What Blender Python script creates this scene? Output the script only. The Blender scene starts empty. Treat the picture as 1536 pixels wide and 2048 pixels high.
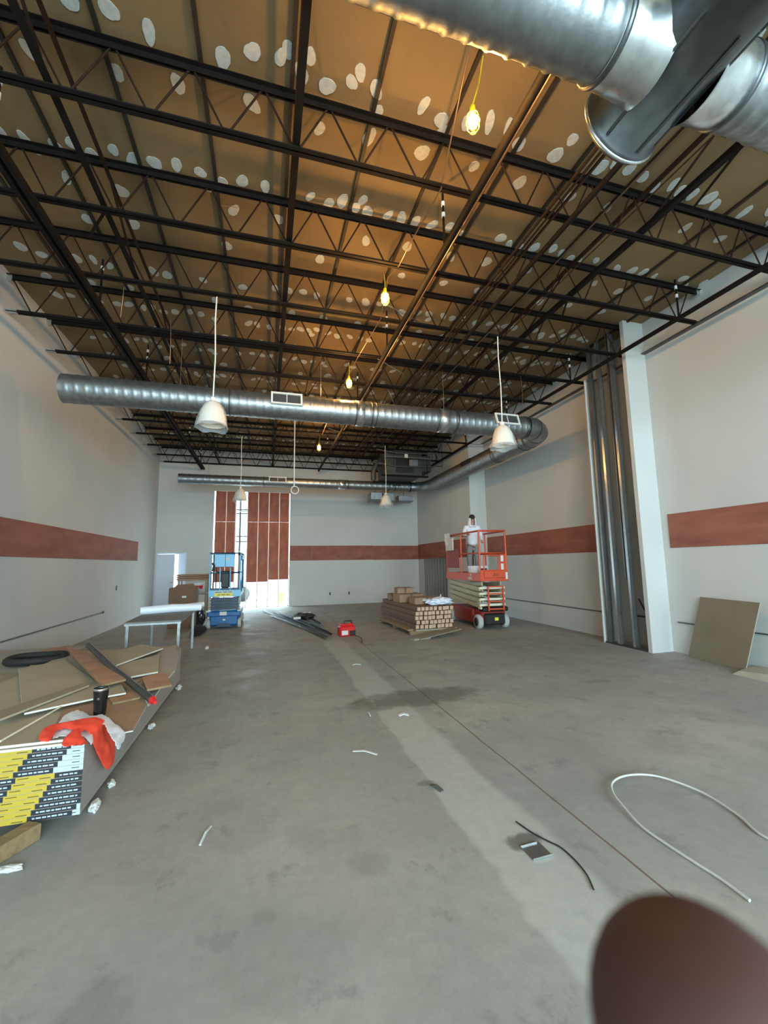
import bpy, math, random
from mathutils import Vector, Matrix, noise
C = bpy.context.scene.collection
PI = math.pi
rnd = random.Random(7)
# ---------------------------------------------------------------- camera frame (f in px of the 1536x2048 photo)
FPX = 827.56; YAW, PITCH, ROLL, CH = 0.279246, 0.123161, -0.0153754, 1.55
def cam_axes():
    cy, sy = math.cos(YAW), math.sin(YAW)
    f = Vector((sy, cy, 0)); r = Vector((cy, -sy, 0)); u = Vector((0, 0, 1))
    cp, sp = math.cos(PITCH), math.sin(PITCH)
    f2 = f*cp+u*sp; u2 = u*cp-f*sp
    cr, sr = math.cos(ROLL), math.sin(ROLL)
    return r*cr+u2*sr, u2*cr-r*sr, f2
RX, UY, FZ = cam_axes()
def ray(u, v): return RX*((u-768)/FPX)-UY*((v-1024)/FPX)+FZ
def on_z(u, v, z=0.0): r = ray(u, v); return Vector((0, 0, CH))+r*((z-CH)/r.z)
def on_x(u, v, x): r = ray(u, v); return Vector((0, 0, CH))+r*(x/r.x)
def on_y(u, v, y): r = ray(u, v); return Vector((0, 0, CH))+r*(y/r.y)
# ---------------------------------------------------------------- node helpers
def srgb(r, g, b):
    f = lambda c: (c/255/12.92) if c/255 <= .04045 else ((c/255+.055)/1.055)**2.4
    return (f(r), f(g), f(b), 1)
def newmat(name):
    m = bpy.data.materials.new(name); m.use_nodes = True
    return m, m.node_tree.nodes, m.node_tree.links, m.node_tree.nodes['Principled BSDF']
def mat(name, col, rough=.6, metal=0., var=0., scale=6., bump=0., bscale=60., spec=.5, alpha=1., trans=0., emit=None, estr=0., stretch=(1, 1, 1), col2=None, detail=4):
    m, N, L, b = newmat(name)
    b.inputs['Roughness'].default_value = rough; b.inputs['Metallic'].default_value = metal
    b.inputs['Specular IOR Level'].default_value = spec
    b.inputs['Base Color'].default_value = col
    if alpha < 1: b.inputs['Alpha'].default_value = alpha
    if trans: b.inputs['Transmission Weight'].default_value = trans
    if emit: b.inputs['Emission Color'].default_value = emit; b.inputs['Emission Strength'].default_value = estr
    if var or col2 or bump:
        tc = N.new('ShaderNodeTexCoord'); mp = N.new('ShaderNodeMapping'); mp.inputs['Scale'].default_value = stretch
        L.new(tc.outputs['Object'], mp.inputs['Vector'])
    if var or col2:
        n = N.new('ShaderNodeTexNoise'); n.inputs['Scale'].default_value = scale; n.inputs['Detail'].default_value = detail
        L.new(mp.outputs[0], n.inputs['Vector'])
        cr = N.new('ShaderNodeValToRGB'); cr.color_ramp.elements[0].position = .3; cr.color_ramp.elements[1].position = .7
        c2 = col2 if col2 else tuple(min(1, c*(1+var)) for c in col[:3])+(1,)
        c1 = col if col2 else tuple(c*(1-var) for c in col[:3])+(1,)
        cr.color_ramp.elements[0].color = c1; cr.color_ramp.elements[1].color = c2
        L.new(n.outputs['Fac'], cr.inputs[0]); L.new(cr.outputs[0], b.inputs['Base Color'])
    if bump:
        n2 = N.new('ShaderNodeTexNoise'); n2.inputs['Scale'].default_value = bscale; n2.inputs['Detail'].default_value = 3
        L.new(mp.outputs[0], n2.inputs['Vector'])
        bp = N.new('ShaderNodeBump'); bp.inputs['Strength'].default_value = bump; bp.inputs['Distance'].default_value = .01
        L.new(n2.outputs['Fac'], bp.inputs['Height']); L.new(bp.outputs[0], b.inputs['Normal'])
    return m
M = {}
def mk(name, *a, **k): M[name] = mat(name, *a, **k)
mk('wall', srgb(198, 198, 195), .75, var=.04, scale=.8, bump=.05, bscale=120)
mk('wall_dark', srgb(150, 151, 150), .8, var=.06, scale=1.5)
mk('deck', srgb(132, 109, 74), .8, col2=srgb(116, 94, 62), scale=1.1)
mk('compound', srgb(186, 188, 182), .7, var=.12, scale=25)
mk('black_steel', srgb(23, 19, 17), .75, .0, spec=.15, var=.25, scale=9)
mk('brown_steel', srgb(42, 28, 20), .75, .0, spec=.15, var=.2, scale=7)
mk('purlin', srgb(44, 35, 25), .6, .1)
mk('galv', srgb(150, 154, 156), .42, .9, var=.18, scale=14, bump=.15, bscale=30)
mk('galv_bright', srgb(205, 210, 212), .25, .9, var=.12, scale=20)
mk('galv_dark', srgb(104, 107, 109), .4, .9, var=.2, scale=10)
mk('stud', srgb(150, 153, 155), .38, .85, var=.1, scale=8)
mk('plywood', srgb(160, 98, 80), .75, col2=srgb(130, 76, 62), scale=2.2, stretch=(1, .5, 2.5))
mk('plywood_v', srgb(186, 112, 88), .75, col2=srgb(156, 84, 64), scale=2, stretch=(3, 3, 1))
mk('plywood_scrap', srgb(178, 138, 112), .75, col2=srgb(152, 112, 90), scale=5)
mk('white', srgb(225, 226, 224), .5)
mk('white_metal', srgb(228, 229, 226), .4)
mk('lamp_shade', srgb(236, 226, 208), .45, var=.03)
mk('grille_dark', srgb(60, 62, 62), .6)
mk('black', srgb(22, 22, 24), .5)
mk('rubber', srgb(35, 35, 36), .75)
mk('tire', srgb(176, 176, 174), .7, var=.08)
mk('orange', srgb(205, 78, 46), .4, var=.06)
mk('dark_red', srgb(136, 38, 30), .45, var=.08)
mk('khaki', srgb(176, 168, 132), .45, var=.08)
mk('cream', srgb(226, 222, 196), .45)
mk('blue', srgb(20, 92, 150), .4, var=.08)
mk('blue_dark', srgb(28, 58, 84), .45)
mk('blue_pale', srgb(122, 190, 226), .4)
mk('yellow', srgb(226, 212, 70), .5)
mk('tape_yellow', srgb(186, 158, 48), .6)
mk('tape_black', srgb(34, 37, 44), .6)
mk('tape_white', srgb(180, 190, 194), .6)
mk('ink', srgb(70, 62, 30), .6)
mk('drywall_face', srgb(164, 154, 132), .85, var=.06, scale=2)
mk('drywall_edge', srgb(160, 152, 142), .85, var=.05, scale=4)
mk('drywall_white', srgb(214, 212, 200), .85)
mk('drywall_grey', srgb(138, 128, 110), .85, var=.06, scale=3)
mk('cardboard', srgb(150, 120, 96), .8, var=.07, scale=5)
mk('cardboard_dark', srgb(112, 86, 66), .8, var=.07, scale=5)
mk('cardboard_end', srgb(190, 158, 134), .8, var=.1, scale=30)
mk('wood', srgb(150, 126, 92), .75, col2=srgb(122, 98, 68), scale=6, stretch=(1, 6, 6))
mk('wood_grey', srgb(150, 140, 122), .8, var=.1, scale=6)
mk('hivis', srgb(255, 78, 52), .75, var=.05, scale=10)
mk('cloth_white', srgb(222, 224, 232), .85, var=.03, scale=10)
mk('tumbler', srgb(20, 19, 20), .22)
mk('steel', srgb(190, 190, 190), .25, .95)
mk('red', srgb(206, 36, 36), .4)
mk('plastic_film', srgb(215, 218, 220), .2, alpha=.35, bump=.8, bscale=25)
mk('film_white', srgb(225, 232, 244), .35, bump=.5, bscale=15)
mk('table_grey', srgb(118, 116, 110), .6)
mk('duct_dark', srgb(78, 80, 80), .5, .7, var=.15, scale=6)
mk('stud_dull', srgb(168, 171, 170), .5, .25)
mk('paper', srgb(206, 208, 204), .8)
mk('skin', srgb(184, 136, 112), .6)
mk('hair', srgb(30, 22, 18), .7)
mk('pants', srgb(128, 130, 132), .85, var=.06, scale=12)
mk('cable_white', srgb(190, 190, 184), .5)
mk('cable_grey', srgb(120, 118, 112), .6)
mk('cable_dark', srgb(34, 34, 34), .6)
mk('conduit', srgb(150, 118, 92), .35, .8)
mk('pipe_grey', srgb(92, 94, 92), .5, .3)
mk('yellow_cage', srgb(236, 200, 20), .4)
mk('bulb', srgb(255, 220, 150), .3, emit=(1, .52, .13, 1), estr=560)
mk('finger', srgb(66, 33, 27), .7, var=.06, scale=60)
mk('nail', srgb(150, 92, 80), .35)
mk('outside_ground', srgb(200, 200, 196), .9, var=.05, scale=2)
mk('outside_wall', srgb(214, 216, 214), .9, var=.04, scale=1)
mk('door_paint', srgb(205, 214, 228), .45)
mk('concrete_chunk', srgb(168, 160, 146), .9, var=.12, scale=12, bump=.4, bscale=30)
def floor_mat():
    m, N, L, b = newmat('concrete_floor'); b.inputs['Roughness'].default_value = .62; b.inputs['Specular IOR Level'].default_value = .35
    tc = N.new('ShaderNodeTexCoord'); sp = N.new('ShaderNodeSeparateXYZ'); L.new(tc.outputs['Object'], sp.inputs[0])
    def noi(scale, det=5, rough=.6, vec=None):
        n = N.new('ShaderNodeTexNoise'); n.inputs['Scale'].default_value = scale; n.inputs['Detail'].default_value = det; n.inputs['Roughness'].default_value = rough
        L.new(vec or tc.outputs['Object'], n.inputs['Vector']); return n.outputs['Fac']
    def mth(op, a, c=None, clamp=False):
        n = N.new('ShaderNodeMath'); n.operation = op; n.use_clamp = clamp
        for i, x in enumerate((a, c)):
            if x is None: continue
            if isinstance(x, (int, float)): n.inputs[i].default_value = x
            else: L.new(x, n.inputs[i])
        return n.outputs[0]
    def mr(v, a, c, lo=0., hi=1.):
        n = N.new('ShaderNodeMapRange'); n.interpolation_type = 'SMOOTHSTEP'
        n.inputs[1].default_value = a; n.inputs[2].default_value = c; n.inputs[3].default_value = lo; n.inputs[4].default_value = hi
        L.new(v, n.inputs[0]); return n.outputs[0]
    def mix(fac, a, c):
        n = N.new('ShaderNodeMix'); n.data_type = 'RGBA'; L.new(fac, n.inputs[0])
        for i, x in ((6, a), (7, c)):
            if isinstance(x, tuple): n.inputs[i].default_value = x
            else: L.new(x, n.inputs[i])
        return n.outputs[2]
    big = mr(noi(.55), .38, .62); mid = mr(noi(2.2, 6), .35, .7); fine = mr(noi(14, 4), .35, .65)
    col = mix(big, srgb(153, 152, 147), srgb(170, 167, 158))
    col = mix(mth('MULTIPLY', mid, .6), col, srgb(134, 134, 130))
    blotch = mr(noi(3.3, 7, .72), .56, .66); col = mix(mth('MULTIPLY', blotch, .5), col, srgb(120, 121, 117))
    # patched trench: a paler strip of newer concrete running the length of the room
    wob = mth('MULTIPLY', mth('SUBTRACT', noi(1.6, 3), .5), .22)
    xw = mth('ADD', sp.outputs[0], wob)
    strip = mth('MULTIPLY', mr(xw, 1.13, 1.17), mr(xw, 1.52, 1.60, 1., 0.))
    strip = mth('MULTIPLY', strip, mr(sp.outputs[1], 8.3, 9.0, 1., 0.))
    col = mix(mth('MULTIPLY', strip, .62), col, srgb(186, 186, 179))
    # dirt and spill stain around the joint
    def blot(cx, cy, rx, ry, amt, c):
        nonlocal col
        dx = mth('DIVIDE', mth('SUBTRACT', sp.outputs[0], cx), rx); dy = mth('DIVIDE', mth('SUBTRACT', sp.outputs[1], cy), ry)
        d = mth('ADD', mth('POWER', mth('ABSOLUTE', dx), 2.), mth('POWER', mth('ABSOLUTE', dy), 2.))
        d = mth('ADD', d, mth('MULTIPLY', mth('SUBTRACT', noi(5.5, 6, .7), .5), 2.4))
        col = mix(mth('MULTIPLY', mr(d, .35, 1.15, 1., 0.), amt), col, c)
    blot(1.75, 4.75, .85, .33, .6, srgb(88, 82, 74))
    blot(1.25, 4.65, .5, .2, .35, srgb(104, 99, 90))
    blot(.1, 1.9, .3, .25, .22, srgb(118, 120, 116))
    blot(.55, 2.3, .12, .1, .25, srgb(110, 112, 108))
    blot(-.1, 2.7, .2, .12, .16, srgb(118, 120, 116))
    blot(-.2, 1.35, .2, .3, .2, srgb(118, 120, 116))
    blot(.9, 1.4, .25, .6, .12, srgb(122, 124, 120))
    blot(-.13, 1.55, .07, .06, .1, srgb(84, 86, 82)); blot(-.08, 1.42, .05, .07, .1, srgb(84, 86, 82)); blot(.02, 2.12, .06, .05, .15, srgb(90, 92, 88)); blot(1.12, 2.95, .07, .04, .4, srgb(84, 82, 76)); blot(-.55, 1.75, .16, .3, .3, srgb(100, 102, 99)); blot(4.1, 4.6, .25, .08, .3, srgb(100, 98, 92))
    blot(1.42, 2.22, .12, .08, .7, srgb(70, 68, 60))
    col = mix(mth('MULTIPLY', fine, .10), col, srgb(90, 90, 86))
    # red-brown sealed saw joint
    d = mth('ABSOLUTE', mth('SUBTRACT', mth('ADD', sp.outputs[0], mth('MULTIPLY', mth('SUBTRACT', noi(.9, 2), .5), .03)), 1.845))
    col = mix(mth('MULTIPLY', mr(d, .004, .009, 1., 0.), .85), col, srgb(104, 76, 62))
    L.new(col, b.inputs['Base Color'])
    bp = N.new('ShaderNodeBump'); bp.inputs['Strength'].default_value = .12; bp.inputs['Distance'].default_value = .01
    L.new(noi(30, 4), bp.inputs['Height']); L.new(bp.outputs[0], b.inputs['Normal'])
    rr = mr(noi(3, 4), .3, .7, .5, .78); L.new(rr, b.inputs['Roughness'])
    return m
M['floor'] = floor_mat()
# ---------------------------------------------------------------- mesh builder
class MB:
    def __init__(s): s.v = []; s.f = []; s.mi = []; s.sm = []; s.mats = []
    def _m(s, m):
        m = M[m] if isinstance(m, str) else m
        if m not in s.mats: s.mats.append(m)
        return s.mats.index(m)
    def add(s, verts, faces, m, smooth=False, T=None):
        o = len(s.v); k = s._m(m)
        for p in verts:
            p = Vector(p); s.v.append(T @ p if T else p)
        for f in faces: s.f.append([i+o for i in f]); s.mi.append(k); s.sm.append(smooth)
        return s
    def box(s, lo, hi, m, T=None):
        (a, b, c), (d, e, f) = lo, hi
        return s.add([(a, b, c), (d, b, c), (d, e, c), (a, e, c), (a, b, f), (d, b, f), (d, e, f), (a, e, f)],
                     [(3, 2, 1, 0), (4, 5, 6, 7), (0, 1, 5, 4), (1, 2, 6, 5), (2, 3, 7, 6), (3, 0, 4, 7)], m, False, T)
    def bbox(s, lo, hi, m, bv=.01, T=None):      # box with chamfered edges
        (a, b, c), (d, e, f) = lo, hi; v = []; h = bv
        for z, q in ((c, h), (c+h, 0), (f-h, 0), (f, h)):
            x0, x1, y0, y1 = a+q, d-q, b+q, e-q
            g = h if q == 0 else h*.6
            v += [(x0+g, y0, z), (x1-g, y0, z), (x1, y0+g, z), (x1, y1-g, z), (x1-g, y1, z), (x0+g, y1, z), (x0, y1-g, z), (x0, y0+g, z)]
        fs = [tuple(range(7, -1, -1)), tuple(range(24, 32))]
        for l in range(3):
            for i in range(8): fs.append((l*8+i, l*8+(i+1) % 8, l*8+8+(i+1) % 8, l*8+8+i))
        return s.add(v, fs, m, False, T)
    def tube(s, pts, r, m, n=8, cap=True, smooth=True, T=None):
        pts = [Vector(p) for p in pts]; V = []; F = []
        rs = r if isinstance(r, (list, tuple)) else [r]*len(pts)
        nrm = None
        for i, p in enumerate(pts):
            t = (pts[min(i+1, len(pts)-1)]-pts[max(i-1, 0)]).normalized()
            if nrm is None:
                a = Vector((0, 0, 1)) if abs(t.z) < .9 else Vector((1, 0, 0)); nrm = t.cross(a).normalized()
            else:
                nrm = (nrm-t*nrm.dot(t)).normalized()
            b = t.cross(nrm)
            for k in range(n):
                a = 2*PI*k/n; V.append(p+(nrm*math.cos(a)+b*math.sin(a))*rs[i])
        for i in range(len(pts)-1):
            for k in range(n): F.append((i*n+k, i*n+(k+1) % n, (i+1)*n+(k+1) % n, (i+1)*n+k))
        s.add(V, F, m, smooth, T)
        if cap:
            s.add(V[:n], [tuple(range(n-1, -1, -1))], m, False, T); s.add(V[-n:], [tuple(range(n))], m, False, T)
        return s
    def beam(s, p0, p1, w, h, m, up=(0, 0, 1)):   # rectangular bar between two points
        p0, p1 = Vector(p0), Vector(p1); t = (p1-p0).normalized(); up = Vector(up)
        if abs(t.dot(up)) > .95: up = Vector((1, 0, 0))
        x = t.cross(up).normalized(); y = x.cross(t)
        V = [p+x*(w/2*a)+y*(h/2*b) for p in (p0, p1) for a, b in ((-1, -1), (1, -1), (1, 1), (-1, 1))]
        return s.add(V, [(0, 1, 2, 3), (7, 6, 5, 4), (0, 4, 5, 1), (1, 5, 6, 2), (2, 6, 7, 3), (3, 7, 4, 0)], m)
    def lathe(s, prof, m, n=24, axis='z', T=None, cap=True, smooth=True):
        V = []; F = []
        for r, z in prof:
            for k in range(n):
                a = 2*PI*k/n; V.append((r*math.cos(a), r*math.sin(a), z))
        for i in range(len(prof)-1):
            for k in range(n): F.append((i*n+k, i*n+(k+1) % n, (i+1)*n+(k+1) % n, (i+1)*n+k))
        if cap:
            if prof[0][0] > 1e-4: F.append(tuple(range(n-1, -1, -1)))
            if prof[-1][0] > 1e-4: F.append(tuple(range((len(prof)-1)*n, len(prof)*n)))
        A = Matrix.Identity(4)
        if axis == 'x': A = Matrix.Rotation(PI/2, 4, 'Y')
        if axis == 'y': A = Matrix.Rotation(-PI/2, 4, 'X')
        return s.add(V, F, m, smooth, (T @ A) if T else A)
    def prism(s, poly, d, m, m_side=None, T=None):  # poly: 3D points of a flat outline, extruded by vector d
        P = [Vector(p) for p in poly]; d = Vector(d); n = len(P)
        s.add(P+[p+d for p in P], [tuple(range(n-1, -1, -1)), tuple(range(n, 2*n))], m, False, T)
        s.add(P+[p+d for p in P], [(i, (i+1) % n, (i+1) % n+n, i+n) for i in range(n)], m_side or m, False, T)
        return s
    def build(s, name, parent=None, origin=None, smooth=None):
        me = bpy.data.meshes.new(name)
        if parent is None and origin is None:
            xs = [p.x for p in s.v]; ys = [p.y for p in s.v]; zs = [p.z for p in s.v]
            origin = ((min(xs)+max(xs))/2, (min(ys)+max(ys))/2, min(zs))
        o = Vector(origin or (0, 0, 0))
        me.from_pydata([tuple(p-o) for p in s.v], [], s.f)
        for m in s.mats: me.materials.append(m)
        for p, k, q in zip(me.polygons, s.mi, s.sm): p.material_index = k; p.use_smooth = q
        me.update()
        ob = bpy.data.objects.new(name, me); C.objects.link(ob); ob.location = o
        if parent: ob.parent = parent
        return ob
def tag(o, label, cat, group=None, kind=None):
    if label: o['label'] = label
    if cat: o['category'] = cat
    if group: o['group'] = group
    if kind: o['kind'] = kind
    return o
def thing(name, label, cat, loc=(0, 0, 0), rz=0, group=None):
    o = bpy.data.objects.new(name, None); C.objects.link(o); o.location = loc; o.rotation_euler = (0, 0, rz)
    o.empty_display_size = .1
    return tag(o, label, cat, group)
def struct(name, mb, label=None):
    o = mb.build(name, origin=(0, 0, 0)); o['kind'] = 'structure'
    if label: o['label'] = label
    return o
ORD = ['first', 'second', 'third', 'fourth', 'fifth', 'sixth', 'seventh', 'eighth', 'ninth', 'tenth', 'eleventh', 'twelfth', 'thirteenth', 'fourteenth', 'fifteenth', 'sixteenth']
def dup(root, loc, rz=None):
    r = root.copy(); C.objects.link(r); r.location = loc
    if rz is not None: r.rotation_euler = (0, 0, rz)
    for ch in list(root.children):
        c = ch.copy(); C.objects.link(c); c.parent = r
        for g in list(ch.children):
            d = g.copy(); C.objects.link(d); d.parent = c
    return r
def text_mesh(mb, s, size, m, T, shear=0.):
    cu = bpy.data.curves.new('lettering', 'FONT'); cu.body = s; cu.size = size; cu.extrude = .001; cu.align_x = 'CENTER'; cu.align_y = 'CENTER'; cu.shear = shear
    cu.resolution_u = 2
    ob = bpy.data.objects.new('lettering', cu); C.objects.link(ob)
    dg = bpy.context.evaluated_depsgraph_get(); me = bpy.data.meshes.new_from_object(ob.evaluated_get(dg))
    mb.add([v.co.copy() for v in me.vertices], [tuple(p.vertices) for p in me.polygons], m, False, T)
    bpy.data.objects.remove(ob); bpy.data.curves.remove(cu); bpy.data.meshes.remove(me)
def frame_T(origin, xdir, ydir):   # matrix whose local x, y follow the two directions
    x = Vector(xdir).normalized(); y = Vector(ydir).normalized(); z = x.cross(y)
    return Matrix((( x.x, y.x, z.x, origin[0]), (x.y, y.y, z.y, origin[1]), (x.z, y.z, z.z, origin[2]), (0, 0, 0, 1)))
# ================================================================ THE ROOM
XL, XR, YB, YF, ZD = -3.72, 6.65, 16.2, -7.0, 5.9
struct('floor', MB().box((XL-.2, YF-.2, -.2), (XR+.2, YB, 0), 'floor'), 'grey concrete floor slab with a pale patched trench and a brown saw joint')
# deck, with the white compound dabs as irregular thin patches in its own mesh
dk = MB().box((XL-.2, YF-.2, ZD), (XR+.2, YB+.2, ZD+.15), 'deck')
def dab(x, y, rx, ry, ang):
    zo = rnd.uniform(0, .005); n = 18; P = []; f1, f2 = rnd.uniform(0, 6), rnd.uniform(0, 6)
    for k in range(n):
        a = 2*PI*k/n; q = 1+.10*math.sin(2*a+f1)+.06*math.sin(3*a+f2)+.03*math.sin(7*a+f1*f2)
        dx, dy = rx*q*math.cos(a), ry*q*math.sin(a)
        P.append((x+dx*math.cos(ang)-dy*math.sin(ang), y+dx*math.sin(ang)+dy*math.cos(ang), ZD-.004-zo))
    dk.prism(P, (0, 0, .0035+zo), 'compound')
rows = [(.75, 0), (1.95, 0), (3.24, 1), (4.51, 1), (6.33, 1), (7.36, 1), (8.55, 1), (9.75, 1), (11.0, 1), (12.2, 1), (13.4, 1), (14.6, 1)]
for y, _ in rows:
    x = -3.5
    while x < 6.5:
        x += rnd.uniform(.14, .28)
        if rnd.random() < .12: x += .3
        dab(x, y+rnd.uniform(-.07, .07), rnd.uniform(.042, .07)*(1.1 if y < 4 else 1), rnd.uniform(.06, .10)*(1.1 if y < 4 else 1), rnd.uniform(-.6, .6))
        if rnd.random() < .2: dab(x+.06, y+rnd.choice((-1, 1))*.14, .05, .07, rnd.uniform(-.6, .6))
for y in (3.65, 4.94, 5.52, 6.9, 8.0, 9.2, 10.4, 11.6):
    x = -3.4+rnd.uniform(0, .4)
    while x < 6.4:
        if rnd.random() < .8: dab(x, y+rnd.uniform(-.05, .05), rnd.uniform(.05, .075), rnd.uniform(.06, .1), rnd.uniform(-.6, .6))
        x += .6+rnd.uniform(-.1, .12)
struct('ceiling', dk, 'tan roof deck dotted with rows of white compound dabs')
struct('wall_left', MB().box((XL-.2, YF-.2, 0), (XL, YB+.2, ZD), 'wall'))
wb = MB()
DX0, DX1, DZ = -3.66, -2.70, 2.03
OX0, OX1, OZ = -1.85, .88, 4.30
wb.box((XL-.2, YB, 0), (DX0, YB+.16, ZD), 'wall'); wb.box((DX0, YB, DZ), (DX1, YB+.16, ZD), 'wall')
wb.box((DX1, YB, 0), (OX0, YB+.16, ZD), 'wall'); wb.box((OX0, YB, OZ), (OX1, YB+.16, ZD), 'wall')
wb.box((OX1, YB, 0), (XR+.2, YB+.16, ZD), 'wall')
struct('wall_back', wb)
struct('wall_right', MB().box((XR, YF-.2, 0), (XR+.2, YB+.2, ZD), 'wall'))
# far furred-out stretch of the right wall, open to its studs below the band
fw = MB(); FX, FY = 6.10, 11.55
fw.box((FX, FY, 0), (FX+.016, 13.42, ZD), 'wall').box((FX, 13.42, 1.70), (FX+.016, 15.62, ZD), 'wall').box((FX, 15.62, 0), (FX+.016, YB, ZD), 'wall')
fw.box((FX+.016, FY-.016, 0), (XR, FY, ZD), 'wall').box((FX, FY-.016, 0), (FX+.016, FY, ZD), 'wall')
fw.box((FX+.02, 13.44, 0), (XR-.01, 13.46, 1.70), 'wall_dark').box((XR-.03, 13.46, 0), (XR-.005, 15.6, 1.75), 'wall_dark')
struct('wall_right_furring', fw)
o = bpy.data.objects['wall_right_furring']; o.name = 'wall_right.001'
# column: near side and top boarded white, room face open
cw = MB(); CX, CY0, CY1 = 6.20, 5.62, 6.62
cw.box((CX, CY0-.016, 0), (XR, CY0, ZD-.002), 'wall').box((CX, CY0, 0), (CX+.012, CY0+.06, ZD-.002), 'wall')
cw.box((CX, CY1, 0), (XR, CY1+.02, 5.2), 'wall')
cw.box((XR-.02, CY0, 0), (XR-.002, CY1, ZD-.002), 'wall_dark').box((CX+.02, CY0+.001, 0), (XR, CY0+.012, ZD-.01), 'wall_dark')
o = struct('wall_column', cw, 'boxed column on right wall, white near side, room face open to studs'); o.name = 'wall_right.002'
# front of the shop, behind the camera: a wide storefront opening that lets the daylight in
wf = MB(); wf.box((XL-.2, YF-.2, 0), (-3.3, YF, ZD), 'wall').box((6.2, YF-.2, 0), (XR+.2, YF, ZD), 'wall').box((-3.3, YF-.2, 5.0), (6.2, YF, ZD), 'wall').box((-3.3, YF-.2, 0), (6.2, YF, .6), 'wall')
struct('wall_front', wf)
# door in the back wall, ajar, bright outside
fr = MB()
fr.box((DX0, YB-.02, 0), (DX0+.05, YB+.12, DZ), 'door_paint').box((DX1-.05, YB-.02, 0), (DX1, YB+.12, DZ), 'door_paint').box((DX0+.05, YB-.02, DZ-.05), (DX1-.05, YB+.12, DZ), 'door_paint')
fr.box((DX1-.27, YB+.02, 0), (DX1-.05, YB+.06, DZ-.05), 'door_paint')
d1 = struct('door_1', fr, 'pale blue-white door standing ajar in the back wall')
lf = MB().box((0, -.04, .01), (.545, 0, 1.975), 'door_paint'); T = Matrix.Translation((DX0+.05, YB-.02, 0)) @ Matrix.Rotation(-.06, 4, 'Z')
lf2 = MB(); lf2.add([T @ p for p in lf.v], lf.f, 'door_paint'); lf2.build('door_leaf', parent=d1)
hb = MB(); hb.tube([T @ Vector((.50, -.05, 1.0)), T @ Vector((.50, -.09, 1.0)), T @ Vector((.42, -.09, 1.0))], .01, 'steel'); hb.build('door_handle', parent=d1)
# plywood blocking bands
def band(name_label, pts, n=(0, 0, 0)):
    pass
def plywood_sheet(lo, hi, label, m='plywood'):
    return tag(MB().bbox(lo, hi, m, .003).build('plywood_sheet'), label, 'plywood', 'red-brown plywood blocking strips around the walls')
BZ0, BZ1 = 1.735, 2.305
plywood_sheet((XL, 5.6, BZ0), (XL+.014, 9.30, BZ1), 'red-brown plywood strip on left wall, piece nearest the camera')
plywood_sheet((XL, 9.304, BZ0), (XL+.014, 11.74, BZ1), 'red-brown plywood strip on left wall, middle piece')
plywood_sheet((XL, 11.744, BZ0), (XL+.014, 14.1, BZ1), 'red-brown plywood strip on left wall, piece ending before the door')
plywood_sheet((OX1+.02, YB-.014, 1.70), (1.72, YB, 2.265), 'short dark red plywood piece right beside the tall boarded opening')
plywood_sheet((1.725, YB-.014, 1.70), (4.16, YB, 2.265), 'light brown plywood strip in the middle of the back wall')
plywood_sheet((4.165, YB-.014, 1.69), (FX-.005, YB, 2.255), 'red plywood strip on back wall meeting the right corner')
plywood_sheet((FX-.014, FY+.35, 1.70), (FX, YB-.016, 2.29), 'dark red plywood strip above the open studs in far right corner')
plywood_sheet((XR-.014, 9.0, BZ0-.02), (XR, FY-.02, BZ1-.01), 'red-brown plywood strip on right wall behind the orange lift')
plywood_sheet((XR-.014, CY1+.03, BZ0-.02), (XR, 8.995, BZ1-.01), 'red-brown plywood strip on right wall left of the studded column')
plywood_sheet((XR-.014, 3.04, BZ0), (XR, 5.47, BZ1+.005), 'reddish plywood strip on right wall, nearest the camera, above leaning board')
# thin dark service lines on the walls
def wall_line(x0, y0, y1, z, label, r=.011):
    s = .014 if x0 < 0 else -.014
    t = thing('wall_conduit', label, 'conduit', (x0+s, (y0+y1)/2, z), 0, 'thin dark lines run low along the walls')
    h = (y1-y0)/2; MB().tube([(0, -h, 0), (0, h, 0)], r, 'pipe_grey', 8).build('pipe', parent=t)
    MB().lathe([(.03, -.012), (.03, .012)], 'pipe_grey', 12, 'y', Matrix.Translation((0, h if x0 < 0 else -h+.2, 0))).build('flange', parent=t)
wall_line(XL, 4.0, 11.55, .49, 'thin grey pipe low along the left wall')
wall_line(XR, 6.9, 11.3, .50, 'thin dark pipe low along right wall behind the orange lift')
wall_line(XR, 3.0, 5.46, .50, 'thin dark pipe low on right wall behind leaning board')
# sockets on the back wall
for x, lab in ((2.40, 'small dark outlet low on back wall, left one of two'), (3.15, 'small dark outlet low on back wall, right one of two')):
    tag(MB().bbox((x, YB-.012, .36), (x+.05, YB, .47), 'black', .004).build('wall_outlet'), lab, 'outlet', 'outlets on the back wall')
tag(MB().bbox((XL, 12.4, .95), (XL+.012, 12.46, 1.08), 'black', .004).build('wall_outlet'), 'small dark outlet on left wall near the door', 'outlet', 'outlets on the back wall')
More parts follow.
